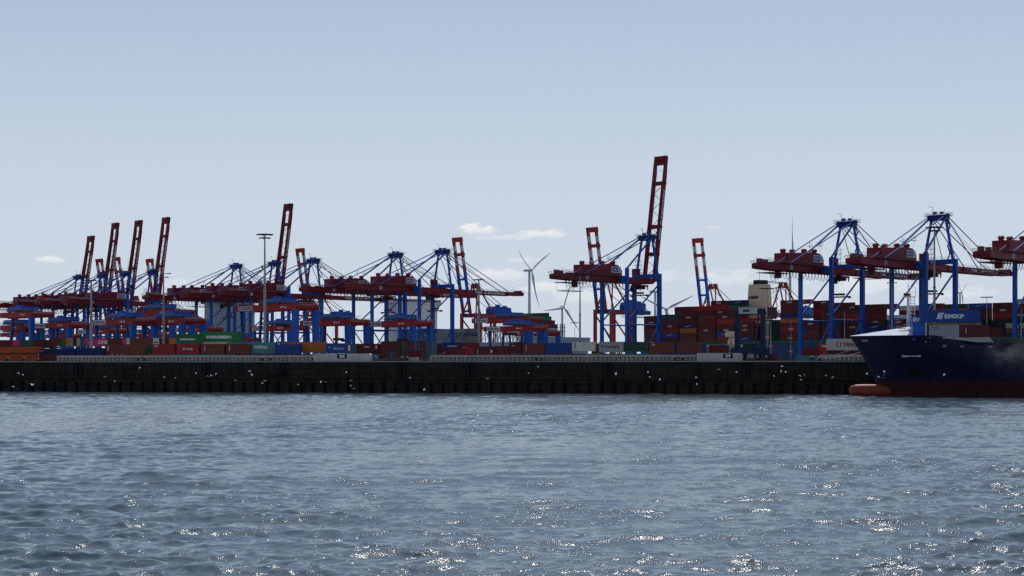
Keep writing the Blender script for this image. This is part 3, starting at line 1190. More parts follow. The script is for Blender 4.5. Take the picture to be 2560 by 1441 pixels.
for i, (px, _, lab) in enumerate(STS_UP):
    if px in (196, -42):
        if up2 is None:
            up2 = build_sts(True, BL=63, tilt=80.5)
            o = up2
        else:
            o = copy_tree(up2)
    else:
        o = up1 if i == 0 else (up if i == 1 else copy_tree(up))
    p = row(px)
    o.location = (p.x, p.y, ZG)
    o['label'] = lab
for i, (px, _, lab) in enumerate(STS_DN):
    o = dn if i == 0 else copy_tree(dn)
    p = row(px)
    o.location = (p.x, p.y, ZG)
    o['label'] = lab


# ------------------------------------------------------------------ yard gantry cranes
def build_asc(S, top, WB=9.0, trl=-1):
    """yard stacking crane: x along travel (away right), y along the span"""
    root = thing('yard_gantry_crane', 'x', 'yard crane', (0, 0, 0), BRZ, 'red and blue yard gantry cranes')
    y0, y1 = -S / 2, S / 2
    for x in (0, WB):
        g = MB()
        g.prism([(-.65, top - 2.0), (-.65, top), (.65, top), (.65, top - 2.0)], y0, y1)
        g.v = [(v[0] + x, v[1], v[2]) for v in g.v]
        g.box(x - .85, x + .85, y0 + .5, y1 - .5, top, top + .12)
        gi = g.build('girder', RED, root)
        if x == 0:
            sp = MB()
            sp.box(-.74, -.66, y1 - 10.2, y1 - 2.2, top - 1.75, top - .2)
            sp.box(-.78, -.75, y1 - 5.9, y1 - 2.6, top - 1.5, top - .45, 1)
            sp.box(-.78, -.75, y1 - 9.8, y1 - 6.2, top - 1.5, top - .45, 2)
            sp = sp.build('sign_panel', [WHITE, DBLUE, GREY], gi)
            text('HHLA', sp, -.79, y1 - 2.9, top - 1.25, 2.6, .6, PALE, rot=(R(90), 0, R(-90)), bold=.05)
            text('BRA 02', gi, -.66, y0 + 8.6, top - 1.25, 3.4, .62, LETTER, rot=(R(90), 0, R(-90)), bold=.04)
            text('KUNZ', gi, -.66, y0 + 17.5, top - 1.3, 2.6, .5, paint('pink_lettering', (.45, .12, .12), .6, .1), rot=(R(90), 0, R(-90)))
    for y in (y0 + .2, y1 - 1.0):
        b = MB()
        b.box(.65, WB - .65, y, y + .8, top - 1.7, top - .3)
        b.box(.65, WB - .65, y + .2, y + .6, top - .25, top + .2)
        b.build('end_beam', RED, root)
    for x in (0, WB):
        MB().bar((x, y0 + 1.1, 1.6), (x, y0 + 1.1, top - 2.0), 1.7, 1.5, 0, 1.9, 2.0).build('leg', BLUE, root)
        lg = MB()
        lg.bar((x + (1.2 if x == 0 else -1.2), y1 - 3, 1.6), (x, y1 - 3, top - 2.0), .7, .8)
        lg.build('leg', DBLUE, root)
    for y in (y0 + 1.1, y1 - 3):
        s = MB()
        s.box(-1.4, WB + 1.4, y - .55, y + .55, .9, 1.7)
        for x in (-.8, 1.2, WB - 1.2, WB + .8):
            s.tube((x, y - .25, .4), (x, y + .25, .4), .4, 10, m=1)
            s.box(x - .5, x + .5, y - .4, y + .4, .4, .95)
        s.build('sill_beam', [BLUE, DARK], root)
    st = MB()
    stair(st, WB + 1.9, y0 + 2.6, 1.5, top - 2, 2.0, 2.6)
    for x in (WB + .9, WB + 2.9):
        st.tube((x, y0 + 2.6, 1), (x, y0 + 2.6, top - 1), .07, 4)
    st.build('stair', GALV, root)
    ty = y0 + S * (.42 if trl < 0 else trl)
    t = MB()
    t.box(-.9, WB + .9, ty - 4.5, ty + 4.5, top + .35, top + .9, 1)
    t.box(-.3, WB * .55, ty - 6.0, ty + 3.4, top + .9, top + 2.3)
    t.box(WB * .2, WB + .3, ty - 3.0, ty + 2.0, top + .9, top + 2.6)
    t.box(1.2, 3.4, ty - 1.4, ty + .2, top + 2.3, top + 3.1)
    t.box(.2, 2.4, ty + 3.6, ty + 5.4, top + .9, top + 2.2, 1)
    t.rail((-.9, ty - 6.4, top + .6), (-.9, ty + 5.6, top + .6), 1.0, 1.6, .05, 2)
    t.box(-.95, WB + .9, ty - 6.2, ty - 6.0, top + 1.4, top + 1.55, 2)
    tr = t.build('trolley', [BLUE, DBLUE, GREY], root)
    h = MB()
    zh = top - 7.5
    h.box(WB / 2 - 1, WB / 2 + 1, ty - 2, ty + 2, zh, zh + .9)
    for a in (-1.3, 1.3):
        for c in (-1.6, 1.6):
            h.tube((WB / 2 + a, ty + c, zh + .5), (WB / 2 + a * .8, ty + c, top + .4), .04, 4)
    h.box(WB / 2 - 1.2, WB / 2 + 1.2, ty - 3, ty - 2.7, zh - .5, zh + .4)
    h.build('spreader', DARK, tr)
    wl = MB()
    wl.box(-.4, WB + .4, y0 - 1.2, y0 - .1, top - .8, top - .7)
    wl.rail((-.4, y0 - 1.2, top - .7), (WB + .4, y0 - 1.2, top - .7), 1.1, 1.6, .05)
    wl.rail((-.8, y0, top + .1), (-.8, y1, top + .1), .9, 2.4, .035)
    wl.build('walkway', GREY, root)
    return root


big = build_asc(35.0, 20.2)
small = build_asc(28.2, 15.6)
# right front top corner of the girder: column, row, size, label
ASCS = [(740, 760, 1, 'large red and blue yard crane behind the tall two-ring lamp mast'),
        (872, 799, 0, 'yard crane right behind the large one, above the blue container with white script'),
        (1034, 802, 0, 'yard crane standing before the white ship superstructure'),
        (1318, 794, 1, 'yard crane under the wind turbine, upper of two close together'),
        (1327, 815, 0, 'yard crane under the wind turbine, lower and nearer of two close together'),
        (1366, 827, 0, 'low far yard crane rightmost of all, beside the light grey ship hull'),
        (79, 780, 1, 'yard crane at the left edge with a blue trolley on top'),
        (173, 807, 0, 'yard crane left of the plain grey lamp mast near the pink container'),
        (56, 813, 0, 'lower yard crane at the left edge above the orange frames'),
        (431, 774, 1, 'large yard crane left of the mast with side arms'),
        (456, 796, 0, 'yard crane directly above the green and bright red containers'),
        (333, 797, 0, 'yard crane between the plain grey mast and the mast with side arms'),
        (272, 823, 0, 'far low yard crane above the pink lettered container'),
        (510, 818, 0, 'far low yard crane above the long green container'),
        (726, 814, 0, 'far yard crane seen between the legs behind the two-ring lamp mast'),
        (46, 832, 0, 'farthest low yard crane at the left edge'),
        (158, 836, 0, 'farthest low yard crane right of the one at the left edge'),
        (385, 834, 0, 'farthest low yard crane left of the mast with side arms'),
        (620, 845, 0, 'farthest low yard crane right of the long green container')]
fb = fs = True
for px, py, sz, lab in ASCS:
    top = 20.2 if sz else 15.6
    S = 35.0 if sz else 28.2
    Y = (ZG + top - CAMH) * F / (HY - py)
    corner = at(px, Y)
    o = (big if fb else copy_tree(big)) if sz else (small if fs else copy_tree(small))
    if sz:
        fb = False
    else:
        fs = False
    base = corner + RV * (S / 2) + BV * .65
    o.location = (base.x, base.y, ZG)
    o['label'] = lab


# ------------------------------------------------------------------ far cranes across the basin
def build_far(raised):
    root = thing('harbour_crane', 'x', 'crane', (0, 0, 0), BRZ + math.pi, 'red cranes across the basin')
    for a in (0, -22):
        for c in (-8, 8):
            MB().box(a - .95, a + .95, c - 1.1, c + 1.1, 2, 41).build('leg', ERED, root)
        MB().box(a - .9, a + .9, -6.9, 6.9, 37.6, 40.4).build('portal_beam', ERED, root)
        MB().box(a - .9, a + .9, -9.5, 9.5, .6, 2.2).build('sill_beam', ERED, root)
    for c in (-8, 8):
        MB().box(-21.05, -.95, c - .8, c + .8, 38.0, 40.2).build('girder_tie', ERED, root)
        MB().tube((-21, c, 15.2), (-1, c, 15.2), .4, 6).build('tie_beam', ERED, root)
        MB().bar((-.95, c, 36), (-21, c, 17), .8, .9).build('brace', ERED, root)
        MB().bar((-21, c, 14), (-3, c, 3), .7, .8).build('brace', ERED, root)
    g = MB()
    for c in (-3, 3):
        g.box(-52, 1.5, c - .7, c + .7, 37.7, 40.9)
    g.box(-52.5, -51, -3.7, 3.7, 38, 40.6)
    g.build('main_girder', DBLUE, root)
    h = MB()
    h.prism([(-46, 41), (-46, 46.4), (-38, 47.2), (-26, 47.2), (-24, 45), (-24, 41)], -4, 4)
    h.box(-36, -33, -2, 1, 47.2, 49)
    h.box(-44, -42, -2, 1, 46.4, 48.2)
    h.build('machine_house', BLUE, root)
    rp = MB()
    rp.rail((-52, -4, 41), (-46, -4, 41), 1.2, 1.5, .06)
    rp.rail((-52, -3.6, 36), (-24, -3.6, 36), 1.4, 2, .08)
    rp.box(-51, -26, -3.6, 3.6, 35.6, 36)
    rp.build('walkway', DARK, root)
    for c in (-1, 1):
        MB().bar((-1, c * 7.5, 40.8), (-7, c * 3.2, 62), 1.0, 1.1).build('mast_leg', ERED, root)
        MB().bar((-21.5, c * 7.5, 40.8), (-8.6, c * 3.2, 62), .9, 1.0).build('mast_strut', ERED, root)
        MB().tube((-9, c * 3, 62.8), (-49, c * 3.2, 41.2), .26, 6).build('backstay', DARK, root)
        MB().tube((-14, c * 4.6, 53), (-33, c * 3.2, 41.4), .2, 6).build('backstay', DARK, root)
    hd = MB()
    hd.box(-9.6, -6.2, -4, 4, 61.5, 63.4)
    hd.box(-9.2, -6.6, -3.6, -1.2, 63.4, 65.6)
    hd.box(-9.2, -6.6, 1.2, 3.6, 63.4, 65.6)
    hd.rail((-10, -4.2, 63.4), (-10, 4.2, 63.4), 1.2, 1.5, .06)
    hd.build('mast_head', ERED, root)
    sr = MB()
    stair(sr, -3, -3, 41, 62, 2.2, 3.0)
    sr.build('stair', DARK, root)
    BL = 62.0
    th = R(79.5) if raised else R(0)
    ca, sa = math.cos(th), math.sin(th)

    def T(v):
        x, y, z = v
        return (1.8 + x * ca - z * sa, y, 40.0 + x * sa + z * ca)
    b = MB()
    bands = [(0, .15, 1), (.15, .55, 0), (.55, .655, 1), (.655, .75, 2), (.75, .835, 1), (.835, .91, 2), (.91, 1.0, 1)]
    for f0, f1, m in bands:
        for c in (-4.1, 4.1):
            b.box(f0 * BL, f1 * BL, c - .7, c + .7, -1.4, 1.0, m)
    b.box(.955 * BL, BL + 1, -4.85, 4.85, -1.3, 1.5, 1)
    b.box(.77 * BL, .81 * BL, -5.0, 5.0, -1.2, 1.6, 1)
    for f0 in (.03, .25, .45):
        b.box(f0 * BL, (f0 + .025) * BL, -3.4, 3.4, -.8, .6, 0)
    for f0 in np.arange(.1, .92, .06):
        b.box(f0 * BL, f0 * BL + .15, -5.9, -4.7, 1.2, 1.35, 3)
        b.tube((f0 * BL, -3.2, 1.1), ((f0 + .06) * BL, -3.2, 1.1), .09, 4, m=3)
    b.tube((BL, 0, 1), (BL + 4, 0, 1), .08, 4, m=3)
    b.v = [T(v) for v in b.v]
    b.build('boom', [BLUE, ERED, PALE, DARK], root)
    if raised:
        for c in (-1, 1):
            MB().tube((-6.5, c * 3, 63), T((.5 * BL, c * 2.4, 1.4)), .2, 5).build('forestay', DARK, root)
    else:
        for c in (-1, 1):
            MB().tube((-6.5, c * 3, 63), T((.5 * BL, c * 3, 1.2)), .22, 5).build('forestay', DARK, root)
            MB().tube((-6.5, c * 3, 63), T((.9 * BL, c * 3, 1.2)), .22, 5).build('forestay', DARK, root)
    return root


fu, fd = build_far(True), build_far(False)
first = True
TIP = ZG + 40 + 62 * math.sin(R(79.5)) - CAMH
for px, py, lab in [(1480, 572, 'red crane with red and white banded upright boom behind the tallest maroon crane'),
                    (1143, 597, 'red crane with banded upright boom right of the white ship superstructure'),
                    (1744, 599, 'red crane with banded upright boom standing alone over the container stacks'),
                    (750, 624, 'red crane with banded upright boom right of the two-ring lamp mast'),
                    (248, 650, 'far crane with short banded boom between the two leftmost upright booms'),
                    (291, 646, 'far crane with short banded boom behind the second upright boom'),
                    (374, 650, 'far crane with short boom left of the rightmost upright boom at left')]:
    Y = TIP * F / (HY - py)
    o = fu if first else copy_tree(fu)
    first = False
    p = at(px, Y)
    p = p + BV * 13.0
    o.location = (p.x, p.y, ZG)
    o['label'] = lab
Y = (ZG + 65 - CAMH) * F / (HY - 710)
p = at(1958, Y)
p = p - BV * 8
fd.location = (p.x, p.y, ZG)
fd['label'] = 'red crane with lowered boom beside the cream funnel, only its mast in view'


# ------------------------------------------------------------------ lamp masts
def mast(px, ytop, Y, head, label, r0=.5, base=None, sign=None):
    p = at(px, Y)
    zt = zz(ytop, Y)
    z0 = ZG if base is None else base
    H = zt - z0
    root = thing('lamp_mast', label, 'lamp mast', (p.x, p.y, z0), QRZ, 'lamp masts of the terminal')
    b = MB()
    b.tube((0, 0, .3), (0, 0, H * .55), r0, 10, r2=r0 * .8)
    b.tube((0, 0, H * .55), (0, 0, H), r0 * .72, 10, r2=r0 * .42)
    b.tube((0, 0, 0), (0, 0, .35), r0 * 1.7, 10)
    b.tube((0, 0, H * .55 - .25), (0, 0, H * .55 + .2), r0 * 1.05, 10)
    b.build('pole', GALV, root, smooth=False)
    h = MB()
    if head == 'ring':
        for zc, rr in ((H - .2, 2.1), (H - 1.2, 1.45)):
            n = 12
            for i in range(n):
                a0, a1 = 2 * math.pi * i / n, 2 * math.pi * (i + 1) / n
                h.bar((rr * math.cos(a0), rr * math.sin(a0), zc), (rr * math.cos(a1), rr * math.sin(a1), zc), .16, .2)
                if i % 2 == 0:
                    h.bar((rr * math.cos(a0), rr * math.sin(a0), zc - .1), (rr * 1.22 * math.cos(a0), rr * 1.22 * math.sin(a0), zc - .05), .6, .28)
                if i % 3 == 0:
                    h.bar((0, 0, zc), (rr * math.cos(a0), rr * math.sin(a0), zc), .12, .12)
    elif head == 'single':
        rr, zc = 1.5, H - .2
        for i in range(8):
            a0, a1 = 2 * math.pi * i / 8, 2 * math.pi * (i + 1) / 8
            h.bar((rr * math.cos(a0), rr * math.sin(a0), zc), (rr * math.cos(a1), rr * math.sin(a1), zc), .14, .18)
            h.bar((rr * math.cos(a0), rr * math.sin(a0), zc), (rr * 1.3 * math.cos(a0), rr * 1.3 * math.sin(a0), zc), .5, .22)
            if i % 2 == 0:
                h.bar((0, 0, zc), (rr * math.cos(a0), rr * math.sin(a0), zc), .1, .1)
    elif head == 'tee':
        h.box(-1.5, 1.5, -.12, .12, H - .2, H - .02)
        for x in (-1.4, -.5, .5, 1.4):
            h.box(x - .25, x + .25, -.35, .35, H - .4, H - .2)
    elif head == 'arms':
        for z, L in ((H - .3, 2.1), (H - 1.4, 1.4)):
            h.bar((0, 0, z), (L, 0, z + .1), .15, .15)
            h.box(L - .9, L + .2, -.3, .3, z - .1, z + .1)
            h.bar((0, 0, z - .2), (-.8, 0, z - .1), .12, .12)
    h.build('lamp_head', DARK, root)
    if head in ('ring',):
        d = MB()
        zc = H * .7
        d.box(-1.6, 1.6, -.06, .06, zc, zc + .08)
        d.box(-.9, -.5, -.5, .1, zc + 1, zc + 2)
        d.build('service_arm', GALV, root)
    if sign:
        zc = zz(sign[1], Y) - z0
        sg = MB().box(-sign[2] / 2, sign[2] / 2, -r0 - .12, -r0 - .04, zc, zc + sign[2] * .62).build('number_plate', paint('plate_red', (.42, .04, .05), .5, .1), root)
        text(sign[0], sg, -sign[2] * .38, -r0 - .13, zc + sign[2] * .12, sign[2] * .76, sign[2] * .4, bold=.05)


mast(662, 585, 470, 'ring', 'tall grey lamp mast with two lamp rings and a red number plate', .46, sign=('OZ1', 813, 1.25))
mast(228, 700, 470, 'tee', 'plain thick grey lamp mast near the pink container', .50)
mast(409, 682, 480, 'arms', 'grey lamp mast with side arms left of the green container', .40)
mast(1197, 698, 470, 'tee', 'grey lamp mast with a short top bar before the stacked ship containers', .46)
mast(1450, 690, 520, 'tee', 'slim brown grey mast right of the wind turbine with the low hub', .36)
mast(1437, 806, 640, 'tee', 'short thin lamp mast beside the low wind turbine', .13)
mast(2336, 567, 470, 'ring', 'tallest ring lamp mast, rising behind the blue lettered ship container', .46)
mast(2230, 706, 520, 'tee', 'thin pale lamp mast left of the ship signal mast', .26)
mast(1918, 720, 440, 'single', 'ring lamp mast before the cream funnel', .15, sign=('O11', 846, 1.2))
mast(1927, 800, 430, 'tee', 'short pale pole with a red plate right of the straddle carrier', .17, sign=('O12', 869, 1.1))
mast(1977, 797, 450, 'tee', 'thin grey pole with a red plate left of the blue crane leg', .12, sign=('O13', 882, 1.0))
mast(2111, 775, 500, 'tee', 'thin grey lamp pole above the long white lettered container', .14)
mast(2467, 742, 500, 'single', 'grey lamp mast with one ring right of the blue ship container', .17)
mast(2553, 763, 500, 'single', 'grey lamp mast with one ring at the right edge', .2)


# ------------------------------------------------------------------ wind turbines
def turbine(px, hub_y, Y, blade, yaw, angles, label, nac='long', r0=2.9, cone=3.0, tilt=3.0):
    p = at(px, Y)
    zh = zz(hub_y, Y)
    root = thing('wind_turbine', label, 'wind turbine', (p.x, p.y, ZG), R(yaw), 'white wind turbines on the horizon')
    H = zh - ZG
    MB().tube((0, 0, 0), (0, 0, H - 1.5), r0, 16, r2=r0 * .62).build('tower', TW, root, smooth=True)
    n = MB()                                                             # rotor axis along local -x
    if nac == 'long':
        n.prism([(-3.0, -1.6), (-3.0, 1.5), (8.5, 2.0), (9.5, 1.2), (9, -1.3)], -1.8, 1.8)
    else:
        prof = [(-3.4, .8), (-2.6, 2.4), (0, 3.4), (3, 3.0), (7, 1.6), (8.6, .3)]
        m = 12
        vs = [(x, r * math.cos(2 * math.pi * i / m), r * math.sin(2 * math.pi * i / m)) for x, r in prof for i in range(m)]
        n.add(vs, [(j * m + i, j * m + (i + 1) % m, (j + 1) * m + (i + 1) % m, (j + 1) * m + i) for j in range(len(prof) - 1) for i in range(m)])
    n.v = [(v[0], v[1], v[2] + H) for v in n.v]
    n.build('nacelle', TW, root, smooth=(nac != 'long'))
    hb = MB()
    prof = [(-2.9, 1.5), (-4.2, 1.5), (-5.4, .9), (-5.9, .1)]
    m = 10
    hb.add([(x, r * math.cos(2 * math.pi * i / m), H + r * math.sin(2 * math.pi * i / m)) for x, r in prof for i in range(m)],
           [(j * m + i, j * m + (i + 1) % m, (j + 1) * m + (i + 1) % m, (j + 1) * m + i) for j in range(3) for i in range(m)])
    hub = hb.build('hub', TW, root, smooth=True)
    for ang in angles:
        b = MB()
        secs = [(0, 2.0, 2.0), (.04, 2.0, 1.8), (.16, 4.8, 1.3), (.35, 3.8, .9), (.6, 2.6, .6), (.8, 1.8, .4), (.95, 1.0, .2), (1, .3, .1)]
        m = 8
        vs = []
        for s, ch, tk in secs:
            tw = R(35 * (1 - s) ** 2 + 6)
            for i in range(m):
                t = 2 * math.pi * i / m
                cx_, cy_ = ch * .5 * math.cos(t) + ch * .18, tk * .5 * math.sin(t)
                yy = cx_ * math.cos(tw) - cy_ * math.sin(tw)
                xx = cx_ * math.sin(tw) + cy_ * math.cos(tw)
                vs.append((-4.2 - xx - s * s * cone, yy, 1.2 + s * blade))
        fs = [(j * m + i, j * m + (i + 1) % m, (j + 1) * m + (i + 1) % m, (j + 1) * m + i) for j in range(len(secs) - 1) for i in range(m)]
        b.add(vs, fs, 0)
        for k_ in range(len(fs)):
            if k_ // m in (4,) or k_ // m == 6:
                b.m[len(b.m) - len(fs) + k_] = 1 if nac == 'long' else 0
        a = R(ang)
        ca, sa = math.cos(a), math.sin(a)
        b.v = [(x, y * ca + z * sa, -y * sa + z * ca) for x, y, z in b.v]
        tl = math.tan(R(tilt))
        b.v = [(x + z * tl, y, H + z) for x, y, z in b.v]
        b.build('blade', [TW, paint('blade_red', (.45, .12, .1), .5, .1)], hub, smooth=True)
    return root


TW = paint('turbine_white', (.58, .60, .63), .4, .1)
turbine(1323.5, 677, 2450, 58, 150, [60, 180, 300], 'tallest white wind turbine in the gap left of the highest crane', cone=8.0, tilt=6.0)
turbine(1405.5, 769, 2750, 50, 130, [338, 218, 98], 'white wind turbine with a rounded nacelle left of the highest crane', 'egg', r0=2.9)
turbine(1638, 730, 2600, 42, 179, [60, 180, 300], 'wind turbine hidden behind the leg of the highest crane, tower showing')
turbine(1666, 774, 2500, 47, 95, [64, -63, 180], 'wind turbine with one long blade rising right beside the red container stacks', 'egg')
turbine(1975, 636, 2500, 60, 172, [2, 122, 242], 'wind turbine with one thin vertical blade above the right-hand crane house')
turbine(2400, 733, 3600, 44, 150, [-58, 62, 182], 'small far wind turbine right of the crane leg above the ship containers')

# ------------------------------------------------------------------ ocean ships at the basin quay
SRZ = BRZ - R(90)                                                        # local x = -RV (to the right), local y = BV (away)
FARM = {}


def far_box(L, H):
    k = (round(L, 2), H)
    if k not in FARM:
        sh, fr, do = cont_parts(L, H)
        b = MB()
        b.add(sh.v, sh.f)
        b.add(fr.v, fr.f)
        me = b.mesh('shipping_container')
        me.materials.append(GREY)
        FARM[k] = me
    return FARM[k]


def big_ship():
    lx = Vector((-RV.x, -RV.y))
    p0 = hit(1600, 9)
    root = thing('container_ship', 'huge dark container ship with a cream funnel and high stacks, berthed behind the gantry cranes', 'container ship', (p0.x, p0.y, 0), SRZ)
    LEN, BEAM = 380.0, 58.0
    h = MB()
    prof = [(0, 16), (4, 2), (10, -1), (LEN, -1), (LEN, 20), (0, 20)]
    h.prism(prof, 0, BEAM)
    h.build('hull', paint('ship_hull_blue', (.03, .07, .19), .5, .4, scale=.2), root)
    MB().box(1, LEN, -.3, 1.2, 19.2, 20.6).build('deck_edge', paint('deck_green', (.03, .12, .08), .6, .3), root)
    lb = paint('lashing_green', (.014, .040, .032), .6, .4)
    pal = ['maroon'] * 14 + ['dark maroon'] * 8 + ['brown'] * 5 + ['red'] * 3 + ['blue', 'navy', 'navy', 'dark green', 'orange']
    pitch = 13.5

    def px_of(x):
        q = p0 + lx * x
        return CX + F * q.x / q.y
    # funnel between bays
    xf = [x for x in np.arange(0, 300, .5) if px_of(x) > 1899]
    fx0 = xf[0]
    fx1 = [x for x in np.arange(0, 300, .5) if px_of(x) > 1948][0]
    bays = []
    x = 3.0
    while x < fx0 - 13:
        bays.append(x)
        x += pitch
    xs = fx1 + .5
    while xs < LEN - 14:
        bays.append(xs)
        xs += pitch
    for i, bx in enumerate(bays):
        px = px_of(bx + 6)
        # height of the outer row and of the rows further in, read off the skyline
        for lim, zo, zi in ((1660, 36.5, 37.5), (1710, 36.4, 42), (1757, 38.8, 42), (1858, 36, 44.8), (1925, 33, 33.4), (2000, 43.2, 44), (2060, 31, 43), (2130, 41, 41.5), (2200, 39.5, 40), (2262, 33.5, 38.8),
                            (2330, 31, 39.5), (2440, 26, 39), (2500, 26, 39), (9999, 28, 40.5)):
            if px < lim:
                break
        for j, (yo, zt) in enumerate(((0, zo), (12.5, zi))[:1 if 1858 < px < 1925 else 2]):
            zb = 20.7
            n = max(1, round((zt - zb) / 2.6))
            H = round((zt - zb) / n, 2)
            for tr in range(n):
                z = zb + tr * H
                if j and z + H < zo - 1 or (j and tr < n - (8 if px < 1860 else 5) and zo > 32):
                    continue
                q = p0 + lx * (bx + 6.1 + (random.uniform(-.1, .1))) + BV * (yo + 1.3)
                c = random.choice(pal)
                if 2085 < px < 2130 and tr >= n - 2:
                    c = ('grey', 'tan')[tr % 2]
                if 2190 < px < 2262 and tr == n - 1:
                    c = 'white'
                if px > 2500 and tr == n - 1:
                    c = 'cream'
                wh = f'{ORD[n - 1 - tr]} from top in {ORD[i]} stack from left on the huge ship'
                if j:
                    wh = wh.replace('stack', 'inner stack')
                m = far_box(12.19, H)
                o = link('shipping_container', m, None, (q.x, q.y, z), SRZ)
                setmat(o, cmat(c))
                tag(o, f'{c} container, {wh}', 'container', 'containers stacked on the huge ship')
                if c in ('maroon', 'red', 'dark maroon') and random.random() < .4:
                    text('HMM', o, random.uniform(-2.2, -.8), FACE, .85, 3.2, 1.0, PALE, bold=.06)
                elif c in ('blue', 'navy') and random.random() < .7:
                    ch = MB()
                    ch.prism([(-3.6, .9), (-.6, 1.5), (3.4, 1.9), (0, 1.2)], FACE - .02, FACE + .01)
                    ch.build('logo_stripe', PALE, o)
        # lashing bridge beside each bay
        b = MB()
        for yy in np.arange(0, 24, 2.5):
            b.box(bx + 12.4, bx + 12.7, yy, yy + .3, 20.5, 31)
            b.box(bx + 13.0, bx + 13.25, yy, yy + .3, 20.5, 31)
        for z in (23.3, 26, 28.5, 31):
            b.box(bx + 12.4, bx + 13.25, 0, 24, z - .1, z)
            b.rail((bx + 12.5, -.05, z), (bx + 13.2, -.05, z), 1, 1, .05)
        b.box(bx - .5, bx + 12.6, 11, 11.3, 20.5, 30)
        b.build('lashing_bridge', lb, root)
    # funnel casing
    Yf = hit(1896, 30).y
    f = MB()
    t = MB()
    fa = [x for x in np.arange(0, 300, .25) if CX + F * (p0 + lx * x + BV * 22).x / (p0 + lx * x + BV * 22).y > 1866][0]
    fb_ = [x for x in np.arange(0, 300, .25) if CX + F * (p0 + lx * x + BV * 22).x / (p0 + lx * x + BV * 22).y > 1912][0]
    zt = zz(712, (p0 + lx * fa + BV * 22).y)
    w0 = fb_ - fa
    y0, y1 = 22, 30
    vs = []
    for z, ins in ((20, 0), (zt - 21, .0), (zt, w0 * .065)):
        vs += [(fa + ins, y0 + ins, z), (fb_ - ins * 1.2, y0 + ins, z), (fb_ - ins * 1.2, y1 - ins, z), (fa + ins, y1 - ins, z)]
    fs_ = []
    for r in range(2):
        for i in range(4):
            fs_.append((r * 4 + i, r * 4 + (i + 1) % 4, r * 4 + 4 + (i + 1) % 4, r * 4 + 4 + i))
    fs_.append((8, 9, 10, 11))
    f.add(vs, fs_)
    fun = f.build('funnel', paint('funnel_cream', (.88, .68, .44), .5, .15, scale=.15), root)
    xm = (fa + fb_) / 2
    for dx, hh in ((-.12, 2.6), (.17, 2.4)):
        MB().box(xm + w0 * dx - 1.5, xm + w0 * dx + 1.5 + hh * .3, 24, 28, zt, zt + hh).build('exhaust_pipe', DARK, fun)
    rl = MB()
    rl.rail((fa + 1.2, y0 + 1.2, zt), (fb_ - 1.3, y0 + 1.2, zt), 1.0, 1.3, .06)
    rl.path([(fa + 3, 25, zt), (fa + 3, 25, zt + 1.8), (fa + 3.8, 25, zt + 2)], .15, 5)
    rl.build('handrail', DARK, fun)
    text('HMM', fun, fa + w0 * .1, y0 + .35, zt - 8.6, w0 * .5, 2.0, NV, rot=(R(83), 0, 0), bold=.05)
    # deck house under the funnel
    MB().box(fx0 + 1, fx1 - .5, 8, 40, 20, zz(800, (p0 + lx * fx0).y)).build('deckhouse', lb, root)
    # cream mooring crane
    q = hit(1824, 4)
    return root


big_ship()


def cream_thing():
    # cream davit standing before the stacks
    Y = 640
    p = at(1826, Y)
    zb, zt = zz(862, Y), zz(829, Y)
    r = thing('davit_platform', 'cream painted davit head with flared top left of the straddle carrier', 'davit', (p.x, p.y, 0), QRZ)
    k = Y / F
    cr = paint('davit_cream', (.62, .55, .34), .5, .2)
    MB().prism([(-12 * k, zt - 2.2), (-13 * k, zt - 1.3), (-12 * k, zt), (12 * k, zt), (12 * k, zt - 2.2)], -2, 2).build('top_plate', cr, r)
    MB().prism([(-8 * k, zb), (-3 * k, zt - 2.4), (3 * k, zt - 2.4), (0, zb)], -1, 1).prism([(4 * k, zb), (3 * k, zt - 2.4), (11 * k, zt - 2.4), (10 * k, zb)], -1, 1).build('column', cr, r)
    MB().box(-9 * k, 11 * k, -1.2, 1.2, zb - .5, zb).build('foot', cr, r)
    # pale quay house behind the block numbered 29
    p = at(1825, 470)
    r = thing('quay_shed', 'pale flat-roofed quay shed behind the straddle carrier legs', 'shed', (p.x, p.y, ZG), QRZ)
    z1 = zz(862, 470) - ZG
    z2 = zz(868, 470) - ZG
    k = 470 / F
    MB().prism([(-59 * k, z2), (-58 * k, z1), (60 * k, z1), (60 * k, z2)], -.4, 6).build('roof', CONC, r)
    MB().box(-4 * k, 60 * k, 0, 5, 0, z2).box(-57 * k, -54 * k, 0, .4, 0, z2).build('wall', CONC, r)


cream_thing()


